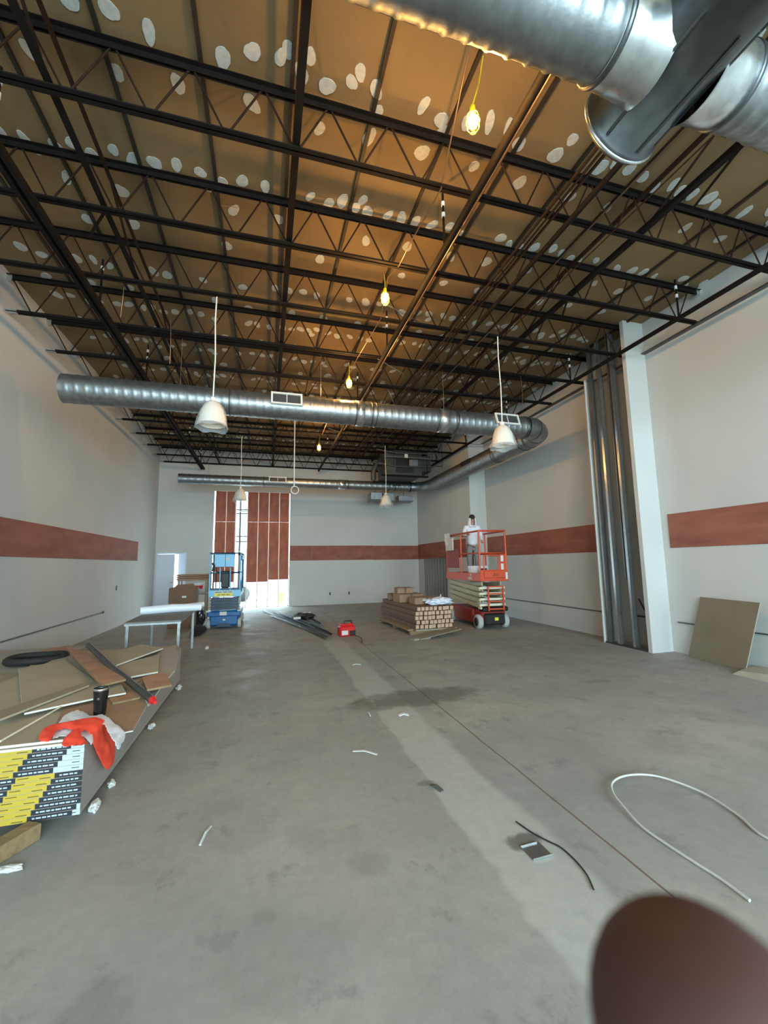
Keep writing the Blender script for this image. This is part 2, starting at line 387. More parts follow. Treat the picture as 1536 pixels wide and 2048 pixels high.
# ================================================================ ROOF STEEL
ZB, ZT = 5.29, 5.80
jy = [3.40+1.165*i for i in range(-2, 11)]+[16.06]
def make_joist(y):
    t = thing('steel_joist', 'x', 'joist', (0, y, 0), 0, 'black open-web joists across the ceiling')
    x0, x1 = XL, XR
    top = MB()
    for s in (-1, 1):
        top.box((x0, s*.012 if s > 0 else -.055, ZT+.035), (x1, .055 if s > 0 else -.012, ZT+.042), 'black_steel')
        top.box((x0, .012 if s > 0 else -.018, ZT-.02), (x1, .018 if s > 0 else -.012, ZT+.035), 'black_steel')
    top.build('top_chord', parent=t)
    bot = MB()
    for s in (-1, 1):
        bot.box((x0+.03, .010 if s > 0 else -.045, ZB-.022), (x1-.12, .045 if s > 0 else -.010, ZB-.016), 'black_steel')
        bot.box((x0+.03, .010 if s > 0 else -.016, ZB-.016), (x1-.12, .016 if s > 0 else -.010, ZB+.022), 'black_steel')
    bot.build('bottom_chord', parent=t)
    web = MB(); pts = []
    k0 = -6
    x = .2+.595*k0
    pts.append((x0+.06, 0, ZT)); 
    while x < x1-.3:
        pts += [(x-.02, 0, ZB), (x+.02, 0, ZB)]
        if x+.3 < x1: pts += [(x+.28, 0, ZT), (x+.315, 0, ZT)]
        x += .595
    pts.append((x1-.06, 0, ZT))
    web.tube(pts, .0095, 'brown_steel', 6, smooth=False)
    web.build('web_rod', parent=t)
    for xx in (x0+.035, x1-.035): MB().box((xx-.035, -.035, ZT-.05), (xx+.035, .035, ZT+.04), 'galv_bright').build('seat', parent=t)
    MB().box((x0+.002, -.03, ZB-.026), (x0+.16, .03, ZB+.02), 'galv_bright').build('chord_end', parent=t)
    return t
J0 = make_joist(jy[0])
for i, y in enumerate(jy):
    o = J0 if i == 0 else dup(J0, (0, y, 0))
    k = len(jy)-1-i
    o['label'] = 'black open-web steel joist across the ceiling, '+('closest to the back wall' if k == 0 else ORD[k]+' from the back wall')
# purlins / board joints running front to back on the deck
px = [.92+.77*k for k in range(-5, 8)]
P0 = None
for i, x in enumerate(px):
    if x < XL+.1 or x > XR-.1: continue
    o = MB().box((x-.018, YF, ZD-.032), (x+.018, YB, ZD-.001), 'purlin').build('ceiling_purlin')
    tag(o, 'thin dark strip along the deck joint, '+ORD[i]+' from the left wall', 'ceiling strip', 'dark strips running front to back on the deck')
# bridging: paired angles
for i, x in enumerate((-1.7, .2, 4.15)):
    t = thing('joist_bridging', 'paired black bridging bars running front to back under the deck, '+ORD[i]+' from the left', 'bridging', (x, 6.0, 0), 0, 'bridging bars between the joists')
    a = MB().box((-.03, YF-5.9, ZB+.026), (.03, YB-6.0, ZB+.034), 'black_steel').box((-.03, YF-5.9, ZB+.034), (-.022, YB-6.0, ZB+.085), 'black_steel'); a.build('lower_bar', parent=t)
    a = MB().box((-.02, YF-5.9, ZT-.06), (.02, YB-6.0, ZT-.054), 'brown_steel').box((-.02, YF-5.9, ZT-.054), (-.014, YB-6.0, ZT-.022), 'brown_steel'); a.build('upper_bar', parent=t)
    if i in (0, 2):
        for k in range(7):      # diagonal braces up to the deck
            y = jy[1]+k*2.33-6.0
            if y+6+1.15 > YB: continue
            dx = .77 if i != 0 else -.55
            MB().beam((.0, y+.05, ZB+.04), (dx, y+1.1, ZT-.03), .03, .008, 'brown_steel').beam((0, y+1.12, ZB+.04), (0, y+.08, ZT-.05), .026, .008, 'brown_steel').build('brace', parent=t)
# long pipes and tracks slung under the joists
def run(name, label, cat, x, z, r, y0, y1, m, group=None, hang=None, square=False, extra=None):
    t = thing(name, label, cat, (x, y0, z), 0, group); b = MB()
    if square: b.box((-r, 0, -r*.8), (r, y1-y0, r*.8), m)
    else: b.tube([(0, 0, 0), (0, y1-y0, 0)], r, m, 12)
    if square == 2: b = MB().box((-r*1.8, 0, -r), (-r*.55, y1-y0, r), m).box((r*.55, 0, -r), (r*1.8, y1-y0, r), m).box((-r*.6, 0, r*.6), (r*.6, y1-y0, r), 'galv_dark')
    b.build('pipe' if not square else 'rail', parent=t)
    for y in (hang or []):
        g = MB(); g.tube([(0, y-y0, r*.5), (0, y-y0, ZT-z)], .014, 'black_steel', 8); g.build('hanger', parent=t)
        for zz in (ZT-z-.16, ZT-z-.30): MB().tube([(0, y-y0, zz), (0, y-y0, zz+.055)], .02, 'white', 10).build('hanger_tape', parent=t)
    if extra: extra(t)
    return t
run('ceiling_track', 'long double black rail under the joists near the left wall', 'rail', -2.25, 5.06, .035, YF+.3, 16.0, 'black_steel', hang=[.4+2.33*k+jy[2]-.0 for k in range(-1, 6)], square=2)
run('ceiling_pipe', 'long black pipe under the joists right of the string lights', 'pipe', 1.90, 5.10, .038, YF+.3, 15.6, 'black_steel', hang=[3.95+2.33*k for k in range(-1, 5)], square=False)
run('wall_pipe', 'black sprinkler pipe along the top of the right wall', 'pipe', 5.96, 5.17, .035, YF+.3, 15.9, 'black_steel', hang=[4.4+2.33*k for k in range(-1, 5)])
run('ceiling_conduit', 'thin shiny conduit beside the long black pipe', 'conduit', 2.03, 5.24, .012, YF+.3, 11.0, 'conduit', 'conduits between pipe and right wall')
run('ceiling_conduit', 'brown conduit, leftmost of the dense bundle right of the pipe', 'conduit', 2.78, 5.20, .016, YF+.3, 13.4, 'brown_steel', 'conduits between pipe and right wall')
run('ceiling_conduit', 'brown conduit, middle of the dense bundle right of the pipe', 'conduit', 2.84, 5.20, .012, YF+.3, 13.4, 'brown_steel', 'conduits between pipe and right wall')
run('ceiling_conduit', 'brown conduit, rightmost of the dense bundle right of the pipe', 'conduit', 2.90, 5.21, .016, YF+.3, 13.4, 'brown_steel', 'conduits between pipe and right wall')
run('ceiling_pipe', 'thicker black pipe just right of the conduit bundle', 'pipe', 3.10, 5.20, .03, YF+.3, 13.4, 'black_steel')
run('ceiling_conduit', 'thin bright cable run straight under the joists right of conduit bundle', 'conduit', 3.42, 5.24, .007, YF+.3, 12.0, 'conduit', 'conduits between pipe and right wall')
run('ceiling_conduit', 'thin brown cable run farthest right before the wall pipe', 'conduit', 3.72, 5.24, .007, YF+.3, 12.0, 'brown_steel', 'conduits between pipe and right wall')
# bundle of pipes along the right wall top: ledger angle
tag(MB().box((XR-.09, YF, 5.28), (XR-.002, FY-.02, 5.30), 'galv_dark').build('wall_ledger'), 'thin steel ledge along the top of the right wall', 'ledge')
# stray shiny straps hanging slanted between joists
for i, (p, q) in enumerate([((1.55, 5.3), (2.3, 5.75)), ((1.9, 6.9), (2.6, 7.5)), ((2.5, 8.2), (3.0, 9.3)), ((2.2, 10.1), (2.9, 10.5)), ((1.6, 11.0), (2.2, 11.6))]):
    o = MB().beam((p[0], p[1], 5.26), (q[0], q[1], 5.33), .02, .006, 'galv_bright').build('metal_strap')
    tag(o, 'short shiny metal strap lying across the joist bottoms, '+ORD[i]+' going away from camera', 'strap', 'shiny straps across the joists')
# ================================================================ DUCTS
def duct_mb(pts, r, m='galv', pitch=.13, n=36, spiral=True):
    """spiral-seam round duct along a polyline of dense centre points"""
    P = [Vector(p) for p in pts]; out = [P[0]]; step = pitch/6
    L = [0.0]; tot = 0
    for a, b in zip(P, P[1:]):
        d = (b-a).length; k = max(1, int(d/step))
        for i in range(1, k+1): out.append(a+(b-a)*(i/k)); L.append(L[-1]+d/k)
    V = []; F = []; nrm = None
    for i, p in enumerate(out):
        t = (out[min(i+1, len(out)-1)]-out[max(0, i-1)]).normalized()
        if nrm is None: nrm = Vector((0, 0, 1))
        nrm = (nrm-t*nrm.dot(t)).normalized(); b = t.cross(nrm)
        for k in range(n):
            a = 2*PI*k/n; ph = (L[i]/pitch-k/n) % 1.0
            rr = r+(.009*max(0, 1-abs(ph-.5)/.16) if spiral else 0)
            V.append(p+(nrm*math.cos(a)+b*math.sin(a))*rr)
    for i in range(len(out)-1):
        for k in range(n): F.append((i*n+k, i*n+(k+1) % n, (i+1)*n+(k+1) % n, (i+1)*n+k))
    mb = MB(); mb.add(V, F, m, True)
    mb.add(V[:n], [tuple(range(n-1, -1, -1))], 'galv_dark'); mb.add(V[-n:], [tuple(range(n))], 'galv_dark')
    return mb
def collar(c, axis, r, w, m='galv_dark'):
    T = Matrix.Translation(c)
    return MB().lathe([(r, -w/2), (r+.012, -w/2+.004), (r+.012, w/2-.004), (r, w/2)], m, 32, axis, T, cap=False)
def grille(name, c, w, h, ang, parent, m='white_metal'):
    """sidewall register: frame, dark throat and blades, tilted to face down-front"""
    T = Matrix.Translation(c) @ Matrix.Rotation(ang, 4, 'X')
    f = MB(); t = .03
    f.box((-w/2, -.02, -h/2), (w/2, .01, -h/2+t), m, T).box((-w/2, -.02, h/2-t), (w/2, .01, h/2), m, T).box((-w/2, -.02, -h/2+t), (-w/2+t, .01, h/2-t), m, T).box((w/2-t, -.02, -h/2+t), (w/2, .01, h/2-t), m, T)
    o = f.build(name, parent=parent)
    MB().box((-w/2+t, 0, -h/2+t), (w/2-t, .012, h/2-t), 'grille_dark', T).build('throat', parent=o)
    b = MB()
    for k in range(7):
        z = -h/2+t+(h-2*t)*(k+.5)/7; b.box((-w/2+t, -.012, z-.004), (w/2-t, -.004, z+.001), 'galv_bright', T)
    b.box((-.006, -.014, -h/2+t), (.006, -.002, h/2-t), m, T); b.build('blades', parent=o)
    return o
ZC = 4.28
# middle branch + right-hand trunk: one connected run
D1Y, TRX = 7.15, 5.66
t = thing('spiral_duct', 'large silvery spiral duct spanning the room behind the hanging lamps', 'duct', (0, D1Y, ZC))
duct_mb([(-3.02, 0, 0), (5.10, 0, 0)], .218).build('duct_body', parent=t)
el = [(5.10+.56*math.sin(a), .56-.56*math.cos(a), 0) for a in [PI/2*k/8 for k in range(9)]]
eb = MB(); eb.tube(el, .224, 'galv', 36, cap=False); eb.build('elbow', parent=t)
for x, w, m in ((1.52, .03, 'galv_dark'), (1.60, .14, 'galv_bright'), (1.82, .03, 'galv_dark'), (1.9, .02, 'galv_dark'), (3.12, .03, 'galv_dark'), (3.25, .16, 'galv_bright'), (3.5, .05, 'galv_dark'), (5.06, .05, 'galv_dark'), (-.62, .02, 'galv_dark')):
    collar((x, 0, 0), 'x', .219, w, m).build('collar', parent=t)
for k in (2, 5): 
    a = PI/2*k/8; c = Vector((5.10+.56*math.sin(a), .56-.56*math.cos(a), 0)); R = Matrix.Rotation(a, 4, 'Z')
    MB().lathe([(.225, -.02), (.233, 0), (.225, .02)], 'galv_dark', 32, 'x', Matrix.Translation(c) @ R, cap=False).build('seam', parent=t)
grille('register', (.30, -.222, .065), .52, .24, -.3, t); grille('register', (4.56, -.222, .065), .52, .24, -.3, t)
for x in (-1.4, .9, 3.3): MB().tube([(x, 0, .22), (x, 0, 1.05)], .004, 'galv_bright', 6).build('hanger_wire', parent=t)
t = thing('spiral_duct', 'grey spiral trunk duct running back along the right wall from the bend', 'duct', (TRX, 0, ZC))
duct_mb([(0, D1Y+.58, 0), (0, 13.2, 0)], .225).build('duct_body', parent=t)
for y in (7.75, 7.95, 9.0, 9.12): collar((0, y, 0), 'y', .226, .05).build('collar', parent=t)
MB().box((-.235, 10.2, .02), (-.19, 10.75, .15), 'black').build('slot', parent=t)
# rear branch
D2Y = 14.0
t = thing('spiral_duct', 'slim silvery duct across the back above the boarded opening', 'duct', (0, D2Y, ZC))
duct_mb([(-2.66, 0, 0), (5.0, 0, 0)], .158, pitch=.2).build('duct_body', parent=t)
eb = MB(); eb.tube([(5.0, 0, 0), (5.25, -.06, 0), (5.5, -.28, 0), (5.62, -.62, 0), (5.66, -.82, 0)], [.165, .17, .185, .2, .215], 'galv', 32, cap=False); eb.build('elbow', parent=t)
for x, w, m in ((-.1, .03, 'galv_dark'), (2.5, .25, 'galv_bright'), (2.7, .04, 'galv_dark'), (4.2, .05, 'galv_dark'), (4.4, .05, 'galv_dark'), (5.0, .06, 'black')):
    collar((x, 0, 0), 'x', .16, w, m).build('collar', parent=t)
grille('register', (.34, -.172, .05), .56, .2, -.25, t)
MB().box((4.3-.0, -.175, .0), (4.62, -.13, .09), 'black').build('slot', parent=t)
for x in (-1.8, .8, 3.2): MB().tube([(x, 0, .16), (x, 0, 1.05)], .004, 'galv_bright', 6).build('hanger_wire', parent=t)
# front branch crossing overhead with its trunk and end cap
D0Y, TX = 1.455, 2.11
t = thing('spiral_duct', 'big spiral duct crossing overhead nearest the camera', 'duct', (TX, D0Y, ZC))
duct_mb([(-3.6, 0, 0), (-.42, 0, 0)], .185, pitch=.12).build('duct_body', parent=t)
duct_mb([(.42, 0, 0), (4.3, 0, 0)], .185, pitch=.12).build('duct_body', parent=t)
for s in (-1, 1):
    MB().lathe([(.18, -.13), (.195, -.12), (.2, .0), (.21, .12), (.235, .16)], 'galv_bright', 36, 'x', Matrix.Translation((s*.33, 0, 0)) @ (Matrix.Rotation(PI, 4, 'Z') if s > 0 else Matrix.Identity(4)), cap=False).build('branch_collar', parent=t)
    collar((s*.44, 0, 0), 'x', .19, .03).build('collar', parent=t)
    MB().box((s*.36-.05, -.25, .08), (s*.36+.05, -.16, .2), 'black').build('damper', parent=t)
t2 = thing('trunk_duct', 'dark capped trunk duct crossing the overhead branch at top right', 'duct', (TX, D0Y, ZC))
tb = MB(); prof = [(.24, -3.6), (.24, -.5), (.255, -.48), (.255, -.44), (.24, -.42), (.24, .29), (.262, .30), (.268, .34), (.25, .36), (.232, .345), (.12, .33), (.0, .325)]
tb.lathe(prof, 'galv_dark', 48, 'y'); tb.build('duct_body', parent=t2)
MB().tube([(.262*math.cos(a), .33, .262*math.sin(a)) for a in [2*PI*k/40 for k in range(41)]], .012, 'galv_bright', 8, cap=False).build('end_cap_rim', parent=t2)
for a, b in (((-.17, -.30, -.175), (-.17, .28, -.175)), ((.05, -.30, -.24), (.05, .28, -.24)), ((.2, -.3, -.14), (.2, .28, -.14))):
    MB().tube([a, b], .01, 'galv_dark', 6).build('seam', parent=t2)
# plenum / air handler box hanging near the back right, and branch boots
t = thing('air_handler', 'dark sheet-metal air handler box hanging above the rear duct', 'air handler', (4.36, 13.0, 4.4))
MB().bbox((-.62, -.35, 0), (.62, .75, .82), 'duct_dark', .02).build('casing', parent=t)
MB().box((-.30, -.37, .1), (.3, -.35, .6), 'black').build('access_panel', parent=t)
for yy in (-.42, .7): MB().box((-.8, yy, -.05), (.8, yy+.06, 0), 'black_steel').build('support_rail', parent=t)
for x in (-.78, .78):
    for y in (-.39, .73): MB().tube([(x, y, 0), (x, y, .95)], .008, 'black_steel', 6).build('rod', parent=t)
MB().box((-.72, -.5, .55), (.9, -.46, .60), 'pipe_grey').box((-.05, -.53, .56), (.06, -.5, .68), 'white').build('gas_pipe', parent=t)
MB().bbox((.62, -.2, .2), (1.0, .5, .75), 'duct_dark', .02).build('side_plenum', parent=t)
for k, (z, y) in enumerate(((.28, -.40), (.70, -.48), (.86, -.2))):
    MB().tube([(-1.1+.1*k, y, z+.1), (-.3, y-.03, z), (.5, y, z+.02), (1.35, y+.1, z+.12)], .016, 'pipe_grey', 8).build('pipe', parent=t)
for x in (-.95, -.4, .1, .95, 1.3): MB().tube([(x, -.45, .3), (x, -.45, 1.1)], .007, 'black_steel', 6).build('rod', parent=t)
MB().bbox((.12, -.50, .30), (.42, -.37, .52), 'galv', .01).build('control_box', parent=t)
MB().tube([(-.62, .1, .5), (-.85, .1, .45), (-.95, .1, .2), (-.95, .1, -.1)], .09, 'duct_dark', 16).build('flexible_duct', parent=t)
for i, (x, y, w, d, h, lab) in enumerate([(3.62, 14.3, .42, .5, .26, 'left'), (4.15, 14.5, .40, .4, .30, 'middle'), (4.72, 14.45, .55, .45, .2, 'right')]):
    tt = thing('duct_boot', 'grey rectangular duct box hanging under the rear duct, '+lab+' one of three', 'duct box', (x+w/2, y+d/2, 3.85), 0, 'boxes under the rear duct')
    MB().bbox((-w/2, -d/2, 0), (w/2, d/2, h), 'galv', .01).build('casing', parent=tt)
    MB().box((-w/2-.03, -d/2-.03, -.02), (w/2+.03, d/2+.03, 0), 'galv_dark').build('flange', parent=tt)
    MB().tube([(0, 0, h), (0, 0, ZT-3.85)], .006, 'black_steel', 6).build('hanger', parent=tt)
# ================================================================ LAMPS
def pendant(x, y, zb, label, ztop=ZB-.02):
    t = thing('pendant_lamp', label, 'pendant lamp', (x, y, zb), 0, 'cream pendant lamps in plastic covers')
    MB().lathe([(.172, 0), (.176, .012), (.172, .03), (.160, .12), (.140, .20), (.105, .275), (.06, .315), (.035, .325)], 'lamp_shade', 32, cap=False).lathe([(.165, .004), (.150, .12), (.10, .26), (.0, .31)], 'lamp_shade', 32, cap=False).build('lamp_shade', parent=t)
    MB().lathe([(.036, .32), (.036, .37), (.02, .39), (.0, .392)], 'white_metal', 16).build('cap', parent=t)
    n = 28; V = []; F = []
    for j, (r, z) in enumerate([(.045, .335), (.115, .28), (.158, .18), (.185, .06), (.205, -.02), (.215, -.05)]):
        for k in range(n):
            a = 2*PI*k/n; q = 1+.07*math.sin(3*a+j)+(.04*math.sin(9*a) if j > 2 else 0)
            V.append((r*q*math.cos(a), r*q*math.sin(a), z+(.015*math.sin(5*a) if j > 3 else 0)))
    for j in range(5):
        for k in range(n): F.append((j*n+k, j*n+(k+1) % n, (j+1)*n+(k+1) % n, (j+1)*n+k))
    MB().add(V, F, 'plastic_film', True).build('plastic_cover', parent=t)
    MB().tube([(0, 0, .39), (.01, 0, .39+(ztop-zb)*.3), (-.008, 0, .39+(ztop-zb)*.6), (0, 0, ztop-zb)], .009, 'white_metal', 8).build('cord', parent=t)
    return t
zb1 = on_y(430, 850, 5.77).z; zb2 = on_y(1005, 890, 5.7).z
pendant(-.72, 5.77, zb1, 'cream pendant lamp in plastic bag, in front of large duct at left')
pendant(3.65, 5.7, zb2, 'cream pendant lamp in plastic bag, in front of large duct at right')
pendant(-.72, 12.3, on_y(480, 1000, 12.3).z, 'small distant pendant lamp in front of boarded opening')
pendant(3.6, 12.3, on_y(770, 1010, 12.3).z, 'small distant pendant lamp under the rear duct at right')
# caged bulbs on a temporary string
def caged_bulb(x, y, z, label, top, power):
    t = thing('caged_bulb', label, 'work light', (x, y, z), 0, 'caged temporary bulbs on the string'); t.scale = (.8, .8, .8)
    top = ((top[0]-x)/.8+x, (top[1]-y)/.8+y, (top[2]-z)/.8+z)
    MB().lathe([(0, -.165), (.03, -.155), (.045, -.125), (.043, -.09), (.022, -.04), (.018, 0)], 'bulb', 20).build('bulb', parent=t)
    MB().lathe([(.024, -.02), (.03, 0), (.028, .06), (.015, .075), (0, .076)], 'yellow_cage', 16).build('socket', parent=t)
    c = MB()
    for k in range(6):
        a = PI/3*k; c.tube([(r*math.cos(a), r*math.sin(a), zz) for r, zz in ((.03, .0), (.055, -.04), (.066, -.10), (.06, -.16), (.035, -.205), (.005, -.215))], .004, 'yellow_cage', 6)
    for r, zz in ((.055, -.04), (.067, -.10), (.061, -.16), (.036, -.205)):
        c.tube([(r*math.cos(a), r*math.sin(a), zz) for a in [2*PI*k/18 for k in range(19)]], .0035, 'yellow_cage', 6, cap=False)
    c.build('cage', parent=t)
    MB().tube([(0, 0, .07), ((top[0]-x)*.5+.01, (top[1]-y)*.5, (top[2]-z)*.5), (top[0]-x, top[1]-y, top[2]-z)], .007, 'yellow_cage', 6).build('cord', parent=t)
    return t
BP = 55
for (u, v, z, tu, tv, lab) in [(945, 225, 5.02, 966, 112, 'glowing caged bulb hanging nearest the overhead duct'), (770, 585, 5.0, 776, 556, 'glowing caged bulb, second along the string from the camera'), (698, 758, 4.96, 705, 735, 'glowing caged bulb, just above the large duct'), (638, 890, 4.95, 640, 872, 'glowing caged bulb far back, seen under the large duct')]:
    p = on_z(u, v, z); q = on_z(tu, tv, ZD-.06 if v < 300 else 5.3)
    q = Vector((q.x, q.y, q.z))
    if v > 300: q = Vector((p.x+.02, p.y+.1, 5.33))
    caged_bulb(p.x, p.y, p.z, lab, q, BP)
b1 = on_z(945, 225, 5.02)
pts = []
yy = b1.y
cp = [(b1.x+.05, b1.y, 5.84), (1.62, 3.4, 5.26), (1.5, 4.0, 5.12), (1.55, 4.55, 5.27), (1.5, 4.85, 5.33), (1.6, 5.6, 5.2), (1.55, 6.9, 5.27), (1.5, 8.0, 5.25), (1.55, 9.3, 5.15), (1.5, 10.4, 5.27), (1.5, 11.6, 5.25)]
tag(MB().tube(cp, .007, 'conduit', 6).build('string_light_cord'), 'orange-lit cord looping between the caged bulbs under the joists', 'cord')
# the white rod with a coil hanging below the large duct
t = thing('hanging_conduit', 'thin white tube hanging down behind large duct, coiled at its end', 'tube', (.63, 10.0, 3.42))
MB().tube([(0, 0, 0), (0, 0, ZB-3.42)], .014, 'white_metal', 8).build('tube', parent=t)
MB().tube([(.09*math.cos(a)+.02, .02*a/6, -.09+.09*math.sin(a)) for a in [PI/2+2*PI*2*k/40 for k in range(41)]], .011, 'white_metal', 8).build('coil', parent=t)
tag(MB().tube([(-.35, 4.2, 5.3), (-.5, 4.1, 4.0+1.2)], .003, 'conduit', 5).build('loose_wire'), 'fine wire dangling among the near joists at upper left', 'wire')
for i, (a, b, lab) in enumerate([((4.9, 6.9, 5.28), (4.9, 6.9, 4.55), 'thin wire hanging over right end of large duct'), ((-1.45, 6.5, 5.28), (-1.45, 6.6, 4.6), 'thin brown wire hanging above left part of large duct'), ((-1.9, 5.9, 5.3), (-1.95, 6.0, 4.9), 'short orange cord hanging from the left rail')]):
    tag(MB().tube([a, ((a[0]+b[0])/2+.02, a[1], (a[2]+b[2])/2), b], .005, 'conduit', 5).build('loose_wire'), lab, 'wire')
tag(MB().tube([(1.9, 8.6, 5.1), (2.6, 8.6, 4.93), (3.4, 8.6, 4.9), (4.3, 8.6, 4.95), (5.0, 8.6, 5.1)], .012, 'cable_grey', 8).build('sagging_cable'), 'pale sagging cable stretched across behind the large duct', 'cable')
# ================================================================ STUDS
def stud(mb, p, z0, z1, w, d, ang=0, m='stud'):
    """steel C stud: web plus two flanges and lips"""
    T = Matrix.Translation(p) @ Matrix.Rotation(ang, 4, 'Z'); th = .003
    mb.box((-w/2, -d/2, z0), (-w/2+th, d/2, z1), m, T).box((-w/2, -d/2, z0), (w/2, -d/2+th, z1), m, T).box((-w/2, d/2-th, z0), (w/2, d/2, z1), m, T)
    mb.box((w/2-th, -d/2, z0), (w/2, -d/2+.012, z1), m, T).box((w/2-th, d/2-.012, z0), (w/2, d/2, z1), m, T)
for i, (u, v, w) in enumerate([(1221, 1287, .05), (1240, 1290, .055), (1256, 1200, .02), (1271, 1296, .055)]):
    y = on_x(u, v, CX+.03).y; b = MB(); stud(b, (CX+.06, y, 0), .005 if i != 2 else 1.2, ZD-.01, .09, w, 0, 'galv_bright' if i in (1, 3) else 'stud')
    o = b.build('wall_stud'); tag(o, 'tall shiny steel stud in the open column bay, '+ORD[i]+' from the left', 'stud', 'steel studs in the open column')
tag(MB().box((CX+.01, CY0+.02, 0), (CX+.10, CY1-.01, .03), 'galv_dark').build('floor_track'), 'steel floor track at the foot of the open column studs', 'track')
tag(MB().tube([(XR-.06, CY0+.05, .52), (XR-.06, CY0+.62, .52)], .015, 'black').tube([(XR-.06, CY0+.35, .52), (CX+.25, CY0+.40, .85)], .012, 'black').build('column_pipe'), 'short dark pipe inside the open column near the floor', 'pipe')
for i in range(8):
    y = 15.55-.27*i; b = MB(); stud(b, (FX+.06, y, 0), 0, 1.70, .09, .06, 0, 'stud_dull')
    tag(b.build('wall_stud'), 'grey stud under the plywood strip in far right corner, '+ORD[i]+' from the corner', 'stud', 'studs in the far right corner')
# ---------------------------------------------------------------- boarded opening in the back wall
uu = [429, 451.5, 470.5, 494.5, 516, 537.5, 558.5, 578]      # stud lines
xs = [on_y(u, 1060, YB).x for u in uu]
for i, x in enumerate(xs):
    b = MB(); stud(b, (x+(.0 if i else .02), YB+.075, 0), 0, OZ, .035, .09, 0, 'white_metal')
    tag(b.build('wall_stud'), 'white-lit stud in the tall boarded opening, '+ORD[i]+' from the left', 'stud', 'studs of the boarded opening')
seg = [(0, 1, .95), (1, 2, .95), (3, 4, .93), (4, 5, .93), (5, 6, 1.0), (6, 7, 1.0)]
for n_, (a, b_, z0) in enumerate(seg):
    x0, x1 = xs[a]+.014, xs[b_]-.014
    zm = 3.16
    tag(MB().bbox((x0, YB+.012, z0), (x1, YB+.024, zm), 'plywood_v', .002).build('plywood_sheet'), 'lower red plywood panel in the tall opening, '+ORD[n_]+' from the left', 'plywood', 'plywood panels in the tall opening')
    tag(MB().bbox((x0, YB+.012, zm+.0015), (x1, YB+.024, OZ-.002), 'plywood_v', .002).build('plywood_sheet'), 'upper red plywood panel in the tall opening, '+ORD[n_]+' from the left', 'plywood', 'plywood panels in the tall opening')
tag(MB().box((OX0, YB+.03, 0), (OX1, YB+.12, .03), 'white_metal').build('floor_track'), 'white floor track along the foot of the tall opening', 'track')
for z in (3.55, 2.05): tag(MB().box((xs[2]+.02, YB+.05, z), (xs[3]-.02, YB+.09, z+.035), 'white_metal').build('stud_bridging'), 'short white cross bar in the open slot of the boarded opening, '+('upper' if z > 3 else 'lower')+' one', 'bar', 'cross bars in the open slot')
fl = MB(); V = []; F = []
for i in range(40):
    for j in range(16):
        x = xs[3]+.03+(OX1-xs[3]-.06)*i/39; z = .04+.90*j/15
        V.append((x, YB+.15+.025*noise.noise(Vector((x*6, z*6, 1)))+.02*noise.noise(Vector((x*17, z*15, 3))), z))
for i in range(39):
    for j in range(15): F.append((i*16+j, i*16+j+1, i*16+17+j, i*16+16+j))
fl.add(V, F, 'plastic_film', True)
tag(fl.build('plastic_sheet'), 'wrinkled clear plastic sheet filling the foot of the tall opening', 'plastic sheet')
# outside seen through the slot: pole, ground and the neighbouring wall
struct('exterior_ground', MB().box((-8, YB+.16, -.2), (8, 30, -.02), 'outside_ground')).name = 'floor.001'
t = thing('outdoor_pipe', 'black vertical pipe outside, seen through the open slot', 'pipe', (-.98, YB+.9, 0))
MB().tube([(0, 0, -.02), (0, 0, 4.5)], .045, 'black', 10).build('pipe', parent=t)
for z in (2.45, 2.65, 3.55, 3.7): MB().box((-.28, -.02, z), (.4, .02, z+.05), 'black').build('cross_bar', parent=t)
t = thing('parked_van', 'white vehicle parked outside behind the boarded opening', 'vehicle', (.35, YB+4.0, 0))
MB().bbox((-2.0, -.9, .35), (1.9, .9, 1.05), 'white', .08).bbox((-1.2, -.8, 1.05), (1.2, .8, 1.6), 'white', .1).build('body', parent=t)
MB().box((-.9, -.815, 1.1), (-.05, -.80, 1.5), 'grille_dark').box((.05, -.815, 1.1), (.9, -.80, 1.5), 'grille_dark').build('side_window', parent=t)
for x in (-1.3, 1.2): MB().lathe([(.33, -.1), (.33, .1)], 'rubber', 24, 'y', Matrix.Translation((x, -.85, .31))).build('wheel', parent=t)
tag(MB().bbox((.5, YB+.6, -.02), (.72, YB+.85, .5), 'yellow', .03).build('yellow_bin'), 'small yellow container outside at right of the opening', 'container')
# ================================================================ FLOOR-LEVEL STUFF
# --- orange scissor lift
def rail(mb, pts, r, m, closed=False):
    if closed: pts = list(pts)+[pts[0]]
    mb.tube(pts, r, m, 8)
ol = thing('scissor_lift', 'orange scissor lift carrying a worker beside the right wall', 'scissor lift', (5.13, 8.72, 0), math.radians(-2.0))
W2, LN = .36, 1.95
c = MB(); c.bbox((-.30, .05, .13), (.30, LN-.1, .42), 'dark_red', .03).bbox((-.36, .42, .11), (-.29, LN-.45, .44), 'dark_red', .02).bbox((.29, .42, .11), (.36, LN-.45, .44), 'dark_red', .02); c.build('chassis', parent=ol)
MB().bbox((-.26, -.02, .1), (.26, .08, .36), 'black', .03).bbox((-.30, .0, .40), (.36, .2, .50), 'black', .02).build('front_housing', parent=ol)
MB().box((-.02, -.035, .20), (.07, -.02, .27), 'yellow').build('warning_sticker', parent=ol)
for x in (-.33, .33):
    for y in (.18, LN-.22):
        w = MB().lathe([(.05, -.055), (.155, -.055), (.165, -.04), (.165, .04), (.155, .055), (.05, .055)], 'tire', 28, 'x', Matrix.Translation((x, y, .165))).build('wheel', parent=ol)
        MB().lathe([(.10, -.06), (.085, -.03), (.085, .03), (.10, .06)], 'rubber', 20, 'x', Matrix.Translation((x, y, .165))).build('wheel_hub', parent=w)
